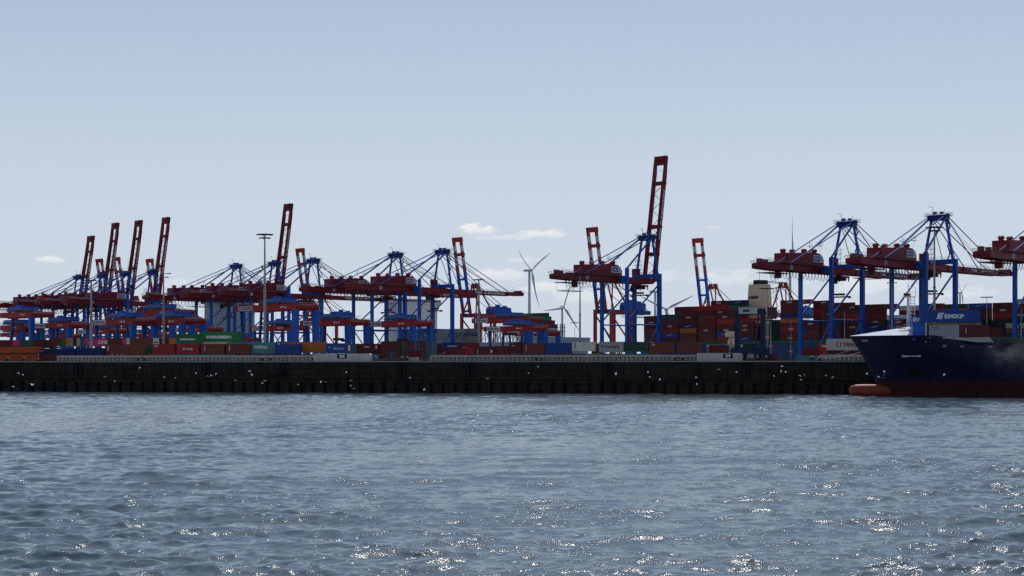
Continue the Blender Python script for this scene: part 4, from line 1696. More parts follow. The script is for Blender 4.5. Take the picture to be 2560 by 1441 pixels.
def white_ship():
    a = 10
    p0 = hit(905, a)
    lx = -RV
    root = thing('container_ship', 'pale hulled container ship with a white superstructure behind the middle gantry cranes', 'container ship', (p0.x, p0.y, 0), SRZ)

    def xat(px, y):
        for x in np.arange(-50, 400, .5):
            q = p0 + lx * x + BV * y
            if CX + F * q.x / q.y > px:
                return x
    LEN = xat(1386, 8)
    ph = paint('pale_hull', (.30, .37, .42), .5, .3, scale=.2)
    MB().prism([(0, -1), (LEN - 12, -1), (LEN - 3, 8), (LEN + 1, 25), (LEN - 22, 25), (LEN - 24, 22), (0, 22)], 0, 42).build('hull', ph, root)
    sup = MB()
    x0 = xat(987, 0)
    zt = zz(748, hit(1040, 30).y)
    sup.box(x0 - 12, x0, 1, 41, 20, zt - 3.2)
    sup.box(x0 - 13, x0 + .3, -3, 44.6, zt - 3.2, zt)
    s = sup.build('superstructure', paint('ship_white', (.86, .82, .80), .5, .1, scale=.1), root)
    # curved bracket under the bridge wing
    br = MB()
    pts = [(41, zt - 3.2), (45, zt - 3.2)] + [(41 + 4 * math.cos(t), zt - 3.2 - 7 + 7 * math.sin(t)) for t in np.linspace(R(85), R(5), 8)] + [(41, zt - 10.5)]
    poly = [(41, zt - 3.25), (44.5, zt - 3.25), (43.2, zt - 4.2), (42.2, zt - 5.8), (41.5, zt - 8.0), (41, zt - 11)]
    n = len(poly)
    br.add([(x0 - 8, y, z) for y, z in poly] + [(x0 - .1, y, z) for y, z in poly],
           [tuple(range(n)), tuple(range(2 * n - 1, n - 1, -1))] + [(i, n + i, n + (i + 1) % n, (i + 1) % n) for i in range(n)])
    br.build('wing_bracket', paint('ship_white', (0, 0, 0)), s)
    for zc in np.arange(zt - 30, zt - 4, 4.4):
        w = MB()
        for y in list(np.arange(5, 14, 3)) + list(np.arange(18, 24, 3.6)) + list(np.arange(30, 40, 2.6)):
            if random.random() < .75:
                w.box(x0 - .05, x0 + .03, y, y + .8, zc, zc + .9)
        if w.v:
            w.build('window', GLASS, s)
    w = MB()
    for y in np.arange(-2, 43.4, 1.9):
        w.box(x0 + .25, x0 + .33, y, y + 1.5, zt - 1.9, zt - .7)
    w.build('window', GLASS, s)
    mm = MB()
    mm.tube((x0 - 6, 20, zt), (x0 - 6, 20, zt + 9), .4, 6)
    mm.box(x0 - 7, x0 - 5, 16, 24, zt + 5, zt + 5.3)
    mm.build('signal_mast', PALE, s)
    # grey stacks before the superstructure
    gx = x0 + 3
    i = 0
    while gx < xat(1200, 4) - 10:
        for tr in range(4):
            q = p0 + lx * (gx + 6.1) + BV * 1.3
            c = random.choice(['tan', 'grey', 'tan', 'slate', 'tan'])
            o = link('shipping_container', far_box(12.19, 2.6), None, (q.x, q.y, 21.0 + tr * 2.6), SRZ)
            setmat(o, cmat(c))
            tag(o, f'dull {c} container, {ORD[tr]} from below in {ORD[i]} stack before the white superstructure', 'container', 'grey containers before the white superstructure')
        gx += 13.2
        i += 1
    # coloured stacks near the bow, stepping down to the right
    tops = [(1203, 9, 34.5), (1250, 4, 38), (1296, 0, 38.6)]
    n = 0
    steps = [('dark green', 1398, 23.0), ('maroon', 1396, 25.7), ('grey', 1391, 28.4), ('maroon', 1391, 31.0), ('maroon', 1384, 33.6), ('green', 1376, 36.2), ('dark green', 1370, 38.6)]
    for c, pxr, z in steps:
        xr = xat(pxr, 20)
        for kk in range(3):
            q = p0 + lx * (xr - 6.4 - kk * 12.8) + BV * 20
            cc = c if kk == 0 else random.choice(['blue', 'green', 'maroon', 'red', 'navy', 'dark green'])
            o = link('shipping_container', far_box(12.19, 2.6), None, (q.x, q.y, z), SRZ)
            setmat(o, cmat(cc))
            tag(o, f'{cc} container on the pale ship bow, level {n + 1} from below, {ORD[kk]} from right', 'container', 'coloured containers near the pale ship bow')
        n += 1
    bw = MB()
    for dx in (-6, -4.2, -2.4):
        bw.tube((LEN + dx, 20, 25), (LEN + dx, 20, 33.6), .3, 5)
    bw.box(LEN - 7, LEN - 2, 19, 21, 31, 31.3)
    bw.box(LEN - 7, LEN - 2, 19, 21, 28.4, 28.7)
    bw.build('bow_mast', DARK, root)
    lb = MB()
    for bx in np.arange(xat(1205, 1), LEN - 26, 14):
        for yy in np.arange(.2, 20, 3):
            lb.box(bx, bx + .5, yy, yy + .5, 22, 30)
            lb.bar((bx + .3, yy, 22), (bx + 4, yy, 29.6), .3, .3)
            lb.bar((bx + 7.6, yy, 22), (bx + 4, yy, 29.6), .3, .3)
        lb.box(bx, bx + 12, .2, 1, 29.8, 30.2)
    lb.build('lashing_bridge', PALE, root)
    return root


white_ship()


def pale_block():
    # pale accommodation block of another ship seen between crane legs at the left
    p0 = hit(536, 10)
    r = thing('container_ship', 'pale grey ship superstructure seen between crane legs above the long green container', 'container ship', (p0.x, p0.y, 0), SRZ)
    MB().prism([(-120, -1), (40, -1), (46, 8), (50, 20), (-120, 20)], 0, 40).build('hull', paint('ship_hull_blue', (0, 0, 0)), r)
    zt = zz(757, p0.y + 25)
    s = MB().box(-14, 0, .5, 39.5, 20, zt).build('superstructure', paint('ship_grey', (.46, .49, .53), .5, .15, scale=.1), r)
    w = MB()
    for y in np.arange(3, 38, 3.5):
        w.box(-.05, .04, y, y + 1.2, zt - 2.4, zt - 1.3)
    w.build('window', GLASS, s)


pale_block()


# ------------------------------------------------------------------ straddle carrier
CBLUE = paint('carrier_navy', (.004, .014, .062), .4, .3)


def straddle():
    p, k = qpt(1878, 8)
    r = thing('straddle_carrier', 'tall blue straddle carrier with dark tyres driving along the quay', 'straddle carrier', (p.x, p.y, ZG + .25), QRZ)
    sx = .098                                                             # metres per picture column here
    for side, y in enumerate((-2.2, 2.2)):
        b = MB()
        b.prism([(-4.9, 1.5), (-5.0, 2.6), (-3.8, 3.0), (3.4, 3.0), (4.3, 2.7), (4.3, 1.5)], y - .55, y + .55)
        b.box(-4.6, -1.0, y - .6, y + .6, 1.2, 1.6)
        b.box(.7, 4.1, y - .6, y + .6, 1.2, 1.6)
        c = b.build('chassis', CBLUE, r)
        for x in (-4.1, -2.0, 1.6, 3.7):
            wb = MB()
            wb.tube((x, y - .34, .82), (x, y + .34, .82), .82, 16)
            w = wb.build('wheel', RUBBER, r)
            MB().tube((x, y - .36, .82), (x, y + .36, .82), .4, 10).build('rim', GREY, w)
        g = MB()
        g.box(-1.9, 1.2, y - .5, y + .5, 3.0, 3.9)
        g.tube((-.6, y - .55, 3.6), (.9, y - .55, 3.9), .3, 8)
        g.build('engine', DARK, r)
        for x in (-3.35, 2.85):
            MB().box(x - .55, x + .55, y - .45, y + .45, 3.0, 11.1).build('leg', CBLUE, r)
        MB().box(-3.9, 3.6, y - .45, y + .45, 11.1, 11.9).build('top_beam', CBLUE, r)
        MB().bar((-2.85, y, 5.2), (1.7, y, 7.9), .12, .12).build('brace', DARK, r)
        MB().bar((1.0, y, 3.2), (1.7, y, 11), .22, .3).build('hoist_column', MAROON, r)
    for x in (-3.4, 2.9):
        MB().box(x - .4, x + .4, -1.75, 1.75, 11.15, 11.85).build('cross_beam', CBLUE, r)
    h = MB()
    h.box(-2.9, 1.6, -2.9, 2.2, 11.2, 12.6)
    h.box(-2.95, 1.65, -2.95, 2.25, 12.6, 12.75)
    h.box(-1.9, -.3, -2.92, -2.85, 11.7, 12.2, 1)
    h.build('machinery_house', [PALE, CBLUE], r)
    t = MB()
    t.box(-5.0, -3.4, -2.4, -1.9, 11.6, 12.2)
    t.box(1.8, 3.4, -2.6, 2.2, 11.9, 12.5)
    t.rail((-4.9, -2.5, 11.9), (3.4, -2.5, 11.9), 1.0, 1.4, .05)
    t.build('walkway', DARK, r)
    c = MB()
    c.prism([(4.2, 10.4), (4.0, 12.4), (6.2, 12.5), (6.5, 11.4), (5.9, 10.3)], -2.7, -.7)
    cb = c.build('cab', GLASS, r)
    e = MB()
    e.box(3.9, 6.4, -2.85, -.55, 12.5, 12.75)
    e.box(3.0, 6.2, -2.8, -.6, 9.95, 10.3)
    for x in (4.1, 6.2):
        e.tube((x, -2.75, 10.3), (x, -2.75, 12.5), .09, 4)
    e.build('cab_frame', MAROON, cb)
    MB().tube((6.75, -2.8, 10.4), (6.75, -2.8, 12.2), .16, 6).build('mirror', PALE, cb)
    s = MB()
    s.box(-3.0, 2.4, -1.2, 1.2, 9.6, 10.2)
    s.build('spreader', RED, r)
    p, k = qpt(1933, 9)
    q = thing('equipment_box', 'low dark red steel box right of the straddle carrier wheels', 'box', (p.x, p.y, ZG), QRZ)
    b = MB()
    b.prism([(-1.0, 0), (-1.0, 1.55), (.95, 1.6), (1.0, 0)], 0, 1.6)
    b.build('body', cmat('maroon'), q)
    MB().box(-1.08, 1.05, -.08, 1.68, 1.6, 1.72).build('lid', cmat('maroon'), q)


straddle()


# ------------------------------------------------------------------ the blue feeder ship
def feeder():
    Y0 = 351.0
    k = F / Y0
    p = at(2126, Y0)
    # local x: from the bow backwards along the quay, local y: away from the camera
    rz = QRZ + R(1.0)
    SX, SZ = 1.036, 1.014
    root = thing('feeder_ship', 'dark blue feeder ship with red underbody and a bulbous bow along the quay', 'ship', (p.x, p.y, .35), rz)
    root.scale = (SX, SX, SZ)
    BEAM = 18.4
    yc = BEAM / 2

    def half(x, z):
        # half breadth at distance x behind the stem head and height z
        rake = 7.0 * (1 - max(0, min(1, z / 13.0))) ** .85            # stem recedes downwards
        s = x - rake
        if s <= 0:
            return 0
        flare = 16 + (13 - z) * 1.6
        t = min(1, s / flare)
        return yc * (1 - (1 - t) ** (2.0 if z > 8 else 1.7))
    zs = [-1.5, -.5, 0.5, 1.8, 3.05, 4.5, 6.5, 8.5, 10.5, 12.0, 13.0]
    xs = list(np.concatenate([np.linspace(0, 30, 46), np.linspace(31, 110, 40)]))

    def topz(x):
        # sheer: high forecastle, step down behind it
        if x < 17:
            return 12.95
        if x < 26:
            return 12.95 - (x - 17) * .16
        return 11.5
    hull_m = [paint('ship_navy', (.005, .010, .040), .34, .3, scale=.25), paint('antifouling_red', (.045, .010, .010), .6, .4, scale=.4)]
    b = MB()
    nz = len(zs)
    for sgn in (-1, 1):
        vs = []
        for x in xs:
            for z in zs:
                z_ = min(z, topz(x)) if z > 10 else z
                rake = 7.0 * (1 - max(0, min(1, z / 13.0))) ** .85
                xx = max(x, rake) if x < 7.01 else x
                vs.append((xx, yc + sgn * half(xx, z_), z_))
        fs, ms = [], []
        for i in range(len(xs) - 1):
            for j in range(nz - 1):
                f = (i * nz + j, (i + 1) * nz + j, (i + 1) * nz + j + 1, i * nz + j + 1)
                o0 = len(b.v)
                fs.append(f)
                ms.append(1 if zs[j + 1] <= 3.1 else 0)
        o0 = len(b.v)
        b.v += vs
        b.f += [tuple(q + o0 for q in f) for f in fs]
        b.m += ms
    me_o = b.build('hull', hull_m, root, smooth=True)
    # deck
    d = MB()
    for i in range(len(xs) - 1):
        x0, x1 = xs[i], xs[i + 1]
        zt = topz((x0 + x1) / 2) - 1.0
        d.add([(x0, yc - half(x0, 12) + .02, zt), (x1, yc - half(x1, 12) + .02, zt), (x1, yc + half(x1, 12) - .02, zt), (x0, yc + half(x0, 12) - .02, zt)], [(0, 1, 2, 3)])
    d.build('deck', paint('deck_red', (.12, .05, .04), .7, .3), root)
    # whaleback: smooth sheet rising from the stem to the breakwater
    wmat = paint('whaleback_white', (.74, .78, .84), .22, .3, spec=.6, scale=1.5, streak=False)
    w = MB()
    n = 14
    X1 = 12.9
    for i in range(n):
        a0, a1 = i / n, (i + 1) / n
        xa, xb = .2 + a0 * (X1 - .2), .2 + a1 * (X1 - .2)
        for s0, s1 in ((-1, 0), (0, 1)):
            q = []
            for (x, ss) in ((xa, s0), (xb, s0), (xb, s1), (xa, s1)):
                hh = half(x, 12.9)
                e = 0 if abs(ss) == 1 else 1
                za = 12.98 + (x / X1) * (2.05 * e + (.0 if ss == -1 else (1.9 if ss == 1 else 0)))
                q.append((x, yc + ss * hh * .985, za))
            w.add(q, [(0, 1, 2, 3)])
    w.build('whaleback', wmat, root)
    # bulb
    bb = MB()
    prof = [(-.35, .05), (-.25, .5), (.2, 1.0), (1.0, 1.25), (2.2, 1.36), (4.5, 1.36), (7.0, 1.3), (9.5, 1.0), (12.5, .4)]
    m = 18
    vs = []
    for j, (x, r) in enumerate(prof):
        for i in range(m):
            t = 2 * math.pi * i / m
            vs.append((x + .3, yc + r * .85 * math.cos(t), .95 + r * math.sin(t)))
    bb.add(vs, [(j * m + i, j * m + (i + 1) % m, (j + 1) * m + (i + 1) % m, (j + 1) * m + i) for j in range(len(prof) - 1) for i in range(m)])
    bb.build('bulb', paint('bulb_red', (.25, .045, .03), .5, .4, scale=.8), root, smooth=True)
    # breakwater with white emblem
    bw = MB()
    bw.prism([(12.9, 11.9), (12.75, 16.9), (14.8, 17.0), (15.2, 15.5), (15.4, 12.0)], yc - 8.5, yc + 8.5)
    bwo = bw.build('breakwater', BLUE, root)
    text('E/', bwo, 12.95, yc - 8.53, 15.9, 1.5, .85, WHITE, bold=.05)
    MB().box(15.42, 15.7, yc - 8.8, yc - 8.5, 11.5, 17.0).build('cell_guide', PALE, root)
    # foremast
    fm = MB()
    fm.bar((12.4, yc - 2, 15), (12.4, yc - 2, 21.4), .55, .55)
    for x in (12.95, 13.75):
        fm.tube((x, yc - 2, 15), (x, yc - 2, 21.6), .06, 4)
    for z in np.arange(15.5, 21.6, .75):
        fm.box(12.6, 13.8, yc - 2.3, yc - 1.7, z, z + .1)
    fm.box(11.6, 13.9, yc - 2.8, yc - 1.2, 21.4, 21.55)
    fm.rail((12.7, yc - 2.6, 21.5), (13.9, yc - 2.6, 21.5), 2.0, .6, .05)
    fm.tube((12.4, yc - 2, 21.5), (12.4, yc - 2, 24.2), .09, 5)
    fm.bar((11.7, yc - 2, 22.4), (12.3, yc - 2, 22.1), .12, .12)
    fmo = fm.build('foremast', WHITE, root)
    fl = MB()
    for i, z in enumerate((22.05, 21.8, 21.55)):
        fl.add([(11.4, yc - 2.4, z), (12.9, yc - 2.6, z - .12), (12.9, yc - 2.6, z + .13), (11.4, yc - 2.4, z + .25)], [(0, 1, 2, 3)], i)
    fl.build('flag', [RUBBER, paint('flag_red', (.5, .02, .02), .7, 0), paint('flag_gold', (.6, .38, .03), .7, 0)], fmo)
    an = MB()
    for i in range(5):
        an.box(10.2 + i * .5, 11.9 + i * .12, yc - 3.2, yc - 2.6, 14.5 + i * .32, 14.62 + i * .32)
    an.build('winch_rail', GREY, root)
    # name and small marks on the hull
    nm = text('ELBWATER', me_o, 10.9, -.0, 8.3, 4.2, .78, WHITE, bold=.04)
    # hull side there: nearest surface
    hy = yc - half(13, 8.5)
    nm.location.y = hy - .45
    nm.rotation_euler = (R(90), 0, math.atan2(-(half(15, 8.5) - half(11, 8.5)), 4.0))
    nm.location = (10.9, yc - half(10.9, 8.6) - .06, 8.3)
    def plate(x, z, wd, ht, m):
        mk = MB()
        y = yc - half(x, z) - .05
        y2 = yc - half(x + wd, z) - .05
        yt = yc - half(x, z + ht) - .05
        yt2 = yc - half(x + wd, z + ht) - .05
        mk.add([(x, y, z), (x + wd, y2, z), (x + wd, yt2, z + ht), (x, yt, z + ht)], [(0, 1, 2, 3)])
        mk.build('hull_mark', (GALV, QD)[m], me_o)
    plate(2.7, 11.7, 1.2, .42, 0)
    plate(9.0, 11.6, 1.3, .25, 1)
    plate(19.0, 10.4, .7, .5, 0)
    plate(22.5, 10.4, .8, .25, 0)
    plate(28.2, 10.3, .8, .3, 0)
    plate(6.8, 3.7, .8, .12, 0)
    plate(7.3, 4.1, .12, .5, 0)
    plate(7.2, 4.55, .6, .12, 0)
    plate(12.1, 3.9, 2.6, 2.2, 1)
    # pale bulwark trim and coaming behind the forecastle
    tr = MB()
    tr.prism([(19.2, 12.3), (28.3, 12.5), (29.2, 11.4), (26, 11.4)], yc - 10.1, yc - 9.7)
    tr.build('bulwark_trim', paint('buff_trim', (.40, .37, .33), .6, .4), root)
    co = MB()
    co.box(28.5, 110, yc - 9.2, yc - 8.8, 12.1, 12.5)
    co.box(28.5, 110, yc - 9.0, yc - 8.7, 10.4, 12.0, 1)
    for x in np.arange(30, 108, 3.2):
        co.box(x, x + .3, yc - 9.3, yc - 8.9, 10.5, 12.1)
    co.build('hatch_coaming', [paint('coaming_green', (.02, .10, .06), .5, .3), DARK], root)
    hb = MB()
    for x in (19, 21.5, 24):
        hb.box(x, x + 1.8, yc - 9.6, yc - 9.2, 12.2, 12.42)
    hb.build('deck_fitting', PALE, root)
    M = Matrix.Rotation(rz, 4, 'Z')

    def dk(x, y, z):
        v = M @ Vector((x * SX, y * SX, 0))
        return (p.x + v.x, p.y + v.y, z * SZ + .35)
    # deck containers (things of their own)
    y1 = yc - 7.9
    a = dk(14.3 + 6.15, y1, 15.75)
    c = container(*a, rz, 12.63, 2.66, 'blue', 'long blue container with large white lettering, topmost on the blue ship')
    c.children[0].material_slots[0].material = paint('ship_container_blue', (.012, .04, .18), .45, .25)
    text('EIMSKIP', c, -1.15, FACE, .78, 4.1, .95, bold=.03)
    lg = MB()
    lg.prism([(-2.5, .7), (-2.1, 2.0), (-.9, 2.0), (-1.0, 1.7), (-1.9, 1.7), (-1.95, 1.5), (-1.15, 1.5), (-1.2, 1.2), (-2.0, 1.2), (-2.1, 1.0), (-1.3, 1.0), (-1.35, .7)], FACE - .03, FACE)
    lg.v = [(v[0] - .35, v[1], v[2]) for v in lg.v]
    lg.build('logo', LETTER, c)
    a = dk(15.0 + 6.15, y1 + 2.6, 12.95)
    container(*a, rz, 12.19, 2.75, 'cream', 'pale cream container half hidden under the long blue lettered one').children[0].material_slots[0].material = cmat('grey')
    a = dk(16.2 + 3.05, y1 - .05, 12.35)
    c = container(*a, rz, 6.3, 2.75, 'grey', 'grey container with small red lettering under the long blue one')
    text('TRITON', c, -2.3, FACE, 2.05, 1.2, .3, YM)
    a = dk(22.4 + 3.0, y1 - .05, 12.35)
    c = container(*a, rz, 6.1, 2.85, 'dark maroon', 'dark maroon container with upright white letters on the blue ship')
    vert(c, 'TEX', -1.9, 1.0, 1.2, .26)
    # mooring ropes to the quay
    for i, (x, z, px, lab) in enumerate([(2.2, 10.6, 2041, 'pale mooring rope from the bow down to the bollard, upper one'),
                                         (3.0, 9.6, 2052, 'pale mooring rope from the bow down to the bollard, lower one')]):
        s0 = Vector(dk(x, yc - half(x, z), z))
        e0, _ = qpt(px, .8)
        e0 = Vector((e0.x, e0.y, ZG + .6))
        q = MB()
        pts = []
        for t in np.linspace(0, 1, 14):
            v = s0.lerp(e0, t)
            v.z -= 1.0 * 4 * t * (1 - t) * .35
            pts.append(tuple(v))
        q.path(pts, .07, 5)
        tag(q.build('mooring_rope', paint('rope_pale', (.40, .38, .33), .8, .2)), lab, 'rope', 'mooring ropes of the blue ship')
    return root, dk


FEED, FDK = feeder()


# ------------------------------------------------------------------ gulls
def feather():
    if 'gull_white' in MATS:
        return MATS['gull_white']
    m = paint('gull_white', (.9, .9, .9), .7, .0)
    n, l = m.node_tree.nodes, m.node_tree.links
    tr = n.new('ShaderNodeBsdfTranslucent')
    tr.inputs['Color'].default_value = (.9, .9, .9, 1)
    mx = n.new('ShaderNodeMixShader')
    mx.inputs[0].default_value = .55
    l.new(n['Principled BSDF'].outputs[0], mx.inputs[1])
    l.new(tr.outputs[0], mx.inputs[2])
    l.new(mx.outputs[0], n['Material Output'].inputs[0])
    return m


def gull_mesh(pose):
    b = MB()
    m = 8
    prof = [(-.30, .02), (-.22, .055), (-.05, .09), (.1, .085), (.2, .06), (.27, .05), (.31, .015)]
    b.add([(x, r * math.cos(2 * math.pi * i / m), r * math.sin(2 * math.pi * i / m)) for x, r in prof for i in range(m)],
          [(j * m + i, j * m + (i + 1) % m, (j + 1) * m + (i + 1) % m, (j + 1) * m + i) for j in range(len(prof) - 1) for i in range(m)])
    b.add([(-.28, -.05, 0), (-.28, .05, 0), (-.48, .1, .01), (-.48, -.1, .01)], [(0, 1, 2, 3)])
    for s in (-1, 1):
        a1, a2 = pose
        y1, z1 = .34 * math.cos(a1), .34 * math.sin(a1)
        y2, z2 = y1 + .42 * math.cos(a2), z1 + .42 * math.sin(a2)
        b.add([(.13, s * .05, .04), (-.12, s * .05, .04), (-.1, s * y1, z1), (.16, s * y1, z1), (-.16, s * y2, z2), (-.04, s * y2, z2),
               (.13, s * .05, .01), (.16, s * y1, z1 - .03)],
              [(0, 1, 2, 3), (3, 2, 4, 5), (6, 7, 3, 0), (6, 1, 2, 7), (7, 2, 4, 5)])
    me = b.mesh('gull')
    me.materials.append(feather())
    return me


GM = [gull_mesh(q) for q in ((R(48), R(-8)), (R(12), R(-22)), (R(66), R(40)), (R(-22), R(-40)))]
PN = ['arched', 'level', 'raised', 'lowered']
GULL = [(46, 933), (57, 938), (33, 966), (80, 963), (262, 942), (287, 954), (349, 919), (411, 944), (438, 945), (490, 934), (519, 940), (527, 940.5), (540, 935), (588, 952), (624, 927),
        (630, 939), (655, 958), (662, 953), (744, 961), (802, 957), (814, 955), (866, 932), (877, 951), (877, 966), (884, 972), (1025, 945), (1061, 973), (1220, 948), (1322, 933),
        (1345, 918), (1540, 933), (1620, 932), (1625, 943), (1650, 950), (1740, 943), (1742, 962), (1797, 924), (1841, 931), (1955, 915), (1953, 930), (1964, 930), (1935, 941),
        (2000, 939), (2012, 938), (2002, 950), (2065, 940), (2082, 943), (2167, 936), (2210, 929), (2196, 943), (2360, 936)]
SEG = [(0, 150, 'below the orange frames'), (150, 440, 'below the brown and dark blue containers'), (440, 600, 'below the green containers'), (600, 780, 'below the two-ring lamp mast'),
       (780, 950, 'below the block numbered 30'), (950, 1300, 'below the container ends'), (1300, 1600, 'below the light grey lettered container'), (1600, 1790, 'left below the block numbered 29'),
       (1790, 1940, 'below the straddle carrier'), (1940, 2060, 'below the blue crane leg'), (2060, 2130, 'left of the ship bow'), (2130, 2560, 'in front of the blue ship hull')]
cnt = {}
for i, (px, py) in enumerate(GULL):
    s = [q[2] for q in SEG if q[0] <= px < q[1]][0]
    cnt[s] = cnt.get(s, 0) + 1
    Y = (330 if px > 2130 else 365) + random.uniform(-25, 8)
    p = at(px, Y)
    q = (i * 7 + 1) % 4
    if px == 80:
        q = 0
    o = link('gull', GM[q], None, (p.x, p.y, zz(py, Y)))
    o.rotation_euler = (random.uniform(-.5, .5), random.uniform(-.2, .2), random.uniform(-.7, .7) + (0 if random.random() < .5 else math.pi) + R(90) * (random.random() < .35))
    sc = (.6 if px != 80 else 1.15) * random.uniform(.85, 1.15)
    o.scale = (sc,) * 3
    tag(o, f'white gull with {PN[q]} wings {s}, {ORD[cnt[s] - 1]} from left', 'gull', 'gulls flying before the quay wall')


# ------------------------------------------------------------------ smoke before the ship side
def smoke():
    a = FDK(25.5, -4.5, 0)
    b = MB()
    b.box(-3, 19, -1.6, 4.2, 3.5, 12.8)
    o = b.build('smoke', [bpy.data.materials.new('smoke_volume')])
    o.location = (a[0], a[1], 0)
    o.rotation_euler.z = QRZ
    o['kind'] = 'stuff'
    m = o.data.materials[0]
    m.use_nodes = True
    n, l = m.node_tree.nodes, m.node_tree.links
    n.clear()
    out = n.new('ShaderNodeOutputMaterial')
    v = n.new('ShaderNodeVolumePrincipled')
    v.inputs['Color'].default_value = (.26, .28, .33, 1)
    v.inputs['Anisotropy'].default_value = .3
    tc = n.new('ShaderNodeTexCoord')
    ns = n.new('ShaderNodeTexNoise')
    ns.inputs['Scale'].default_value = .3
    ns.inputs['Detail'].default_value = 4
    ns.inputs['Distortion'].default_value = .8
    l.new(tc.outputs['Object'], ns.inputs['Vector'])
    rp = n.new('ShaderNodeValToRGB')
    rp.color_ramp.elements[0].position = .40
    rp.color_ramp.elements[1].position = .85
    l.new(ns.outputs['Fac'], rp.inputs[0])
    # fade towards the sides of the box
    mp = n.new('ShaderNodeMapping')
    mp.inputs['Location'].default_value = (-.95, -.5, -2.0)
    mp.inputs['Scale'].default_value = (1 / 10., 1 / 2.7, 1 / 4.3)
    l.new(tc.outputs['Object'], mp.inputs[0])
    ln = n.new('ShaderNodeVectorMath')
    ln.operation = 'LENGTH'
    l.new(mp.outputs[0], ln.inputs[0])
    sb = n.new('ShaderNodeMath')
    sb.operation = 'SUBTRACT'
    sb.use_clamp = True
    sb.inputs[0].default_value = 1.1
    l.new(ln.outputs['Value'], sb.inputs[1])
    mu = n.new('ShaderNodeMath')
    mu.operation = 'MULTIPLY'
    l.new(sb.outputs[0], mu.inputs[0])
    l.new(rp.outputs[0], mu.inputs[1])
    mu2 = n.new('ShaderNodeMath')
    mu2.operation = 'MULTIPLY'
    mu2.inputs[1].default_value = .55
    l.new(mu.outputs[0], mu2.inputs[0])
    l.new(mu2.outputs[0], v.inputs['Density'])
    l.new(v.outputs[0], out.inputs['Volume'])


smoke()


# ------------------------------------------------------------------ river
def water_mat():
    m = bpy.data.materials.new('river_water')
    m.use_nodes = True
    n, l = m.node_tree.nodes, m.node_tree.links
    b = n['Principled BSDF']
    b.inputs['Base Color'].default_value = (.064, .098, .122, 1)
    b.inputs['Roughness'].default_value = .05
    b.inputs['IOR'].default_value = 1.85
    tc = n.new('ShaderNodeTexCoord')
    h = None
    for sc, st, w, det in ((1.6, (1, 1.5, 1), .040, 5), (5.0, (1, 1.4, 1), .021, 4), (17.0, (1, 1.2, 1), .0065, 2)):
        mp = n.new('ShaderNodeMapping')
        mp.inputs['Scale'].default_value = st
        mp.inputs['Rotation'].default_value = (0, 0, R(12))
        l.new(tc.outputs['Object'], mp.inputs[0])
        ns = n.new('ShaderNodeTexNoise')
        ns.inputs['Scale'].default_value = sc
        ns.inputs['Detail'].default_value = det
        ns.inputs['Roughness'].default_value = .45
        ns.inputs['Distortion'].default_value = .5
        l.new(mp.outputs[0], ns.inputs['Vector'])
        # sharper crests than troughs
        pw = n.new('ShaderNodeMath')
        pw.operation = 'POWER'
        pw.inputs[1].default_value = 1.7
        l.new(ns.outputs['Fac'], pw.inputs[0])
        mu = n.new('ShaderNodeMath')
        mu.operation = 'MULTIPLY'
        mu.inputs[1].default_value = w
        l.new(pw.outputs[0], mu.inputs[0])
        if h is None:
            h = mu.outputs[0]
        else:
            ad = n.new('ShaderNodeMath')
            ad.operation = 'ADD'
            l.new(h, ad.inputs[0])
            l.new(mu.outputs[0], ad.inputs[1])
            h = ad.outputs[0]
    bp = n.new('ShaderNodeBump')
    bp.inputs['Strength'].default_value = 1.0
    bp.inputs['Distance'].default_value = 1.0
    l.new(h, bp.inputs['Height'])
    l.new(bp.outputs[0], b.inputs['Normal'])
    # thin foam left along the wake of a passed boat
    sp = n.new('ShaderNodeSeparateXYZ')
    l.new(tc.outputs['Object'], sp.inputs[0])
    fm = n.new('ShaderNodeTexNoise')
    fm.inputs['Scale'].default_value = .09
    l.new(tc.outputs['Object'], fm.inputs['Vector'])

    def mth(op, a, b_=None, clamp=False):
        q = n.new('ShaderNodeMath')
        q.operation = op
        q.use_clamp = clamp
        for i, x in enumerate((a, b_)):
            if isinstance(x, (int, float)):
                q.inputs[i].default_value = x
            elif x is not None:
                l.new(x, q.inputs[i])
        return q.outputs[0]
    line = mth('ADD', mth('MULTIPLY', sp.outputs[0], .06), mth('ADD', 110.0, mth('MULTIPLY', fm.outputs['Fac'], 16.0)))
    belt = mth('SUBTRACT', 1.0, mth('DIVIDE', mth('ABSOLUTE', mth('SUBTRACT', sp.outputs[1], line)), 3.2), True)
    mp = n.new('ShaderNodeMapping')
    mp.inputs['Scale'].default_value = (.8, .8, 1)
    l.new(tc.outputs['Object'], mp.inputs[0])
    fn = n.new('ShaderNodeTexNoise')
    fn.inputs['Scale'].default_value = 1.6
    fn.inputs['Detail'].default_value = 5
    fn.inputs['Roughness'].default_value = .7
    l.new(mp.outputs[0], fn.inputs['Vector'])
    fac = mth('MULTIPLY', mth('MULTIPLY', mth('SUBTRACT', mth('ADD', fn.outputs['Fac'], mth('MULTIPLY', belt, .10)), .66), 9.0, True), belt)
    fo = n.new('ShaderNodeBsdfDiffuse')
    fo.inputs['Color'].default_value = (.42, .44, .45, 1)
    mx = n.new('ShaderNodeMixShader')
    l.new(fac, mx.inputs[0])
    l.new(b.outputs[0], mx.inputs[1])
    l.new(fo.outputs[0], mx.inputs[2])
    l.new(mx.outputs[0], n['Material Output'].inputs[0])
    return m


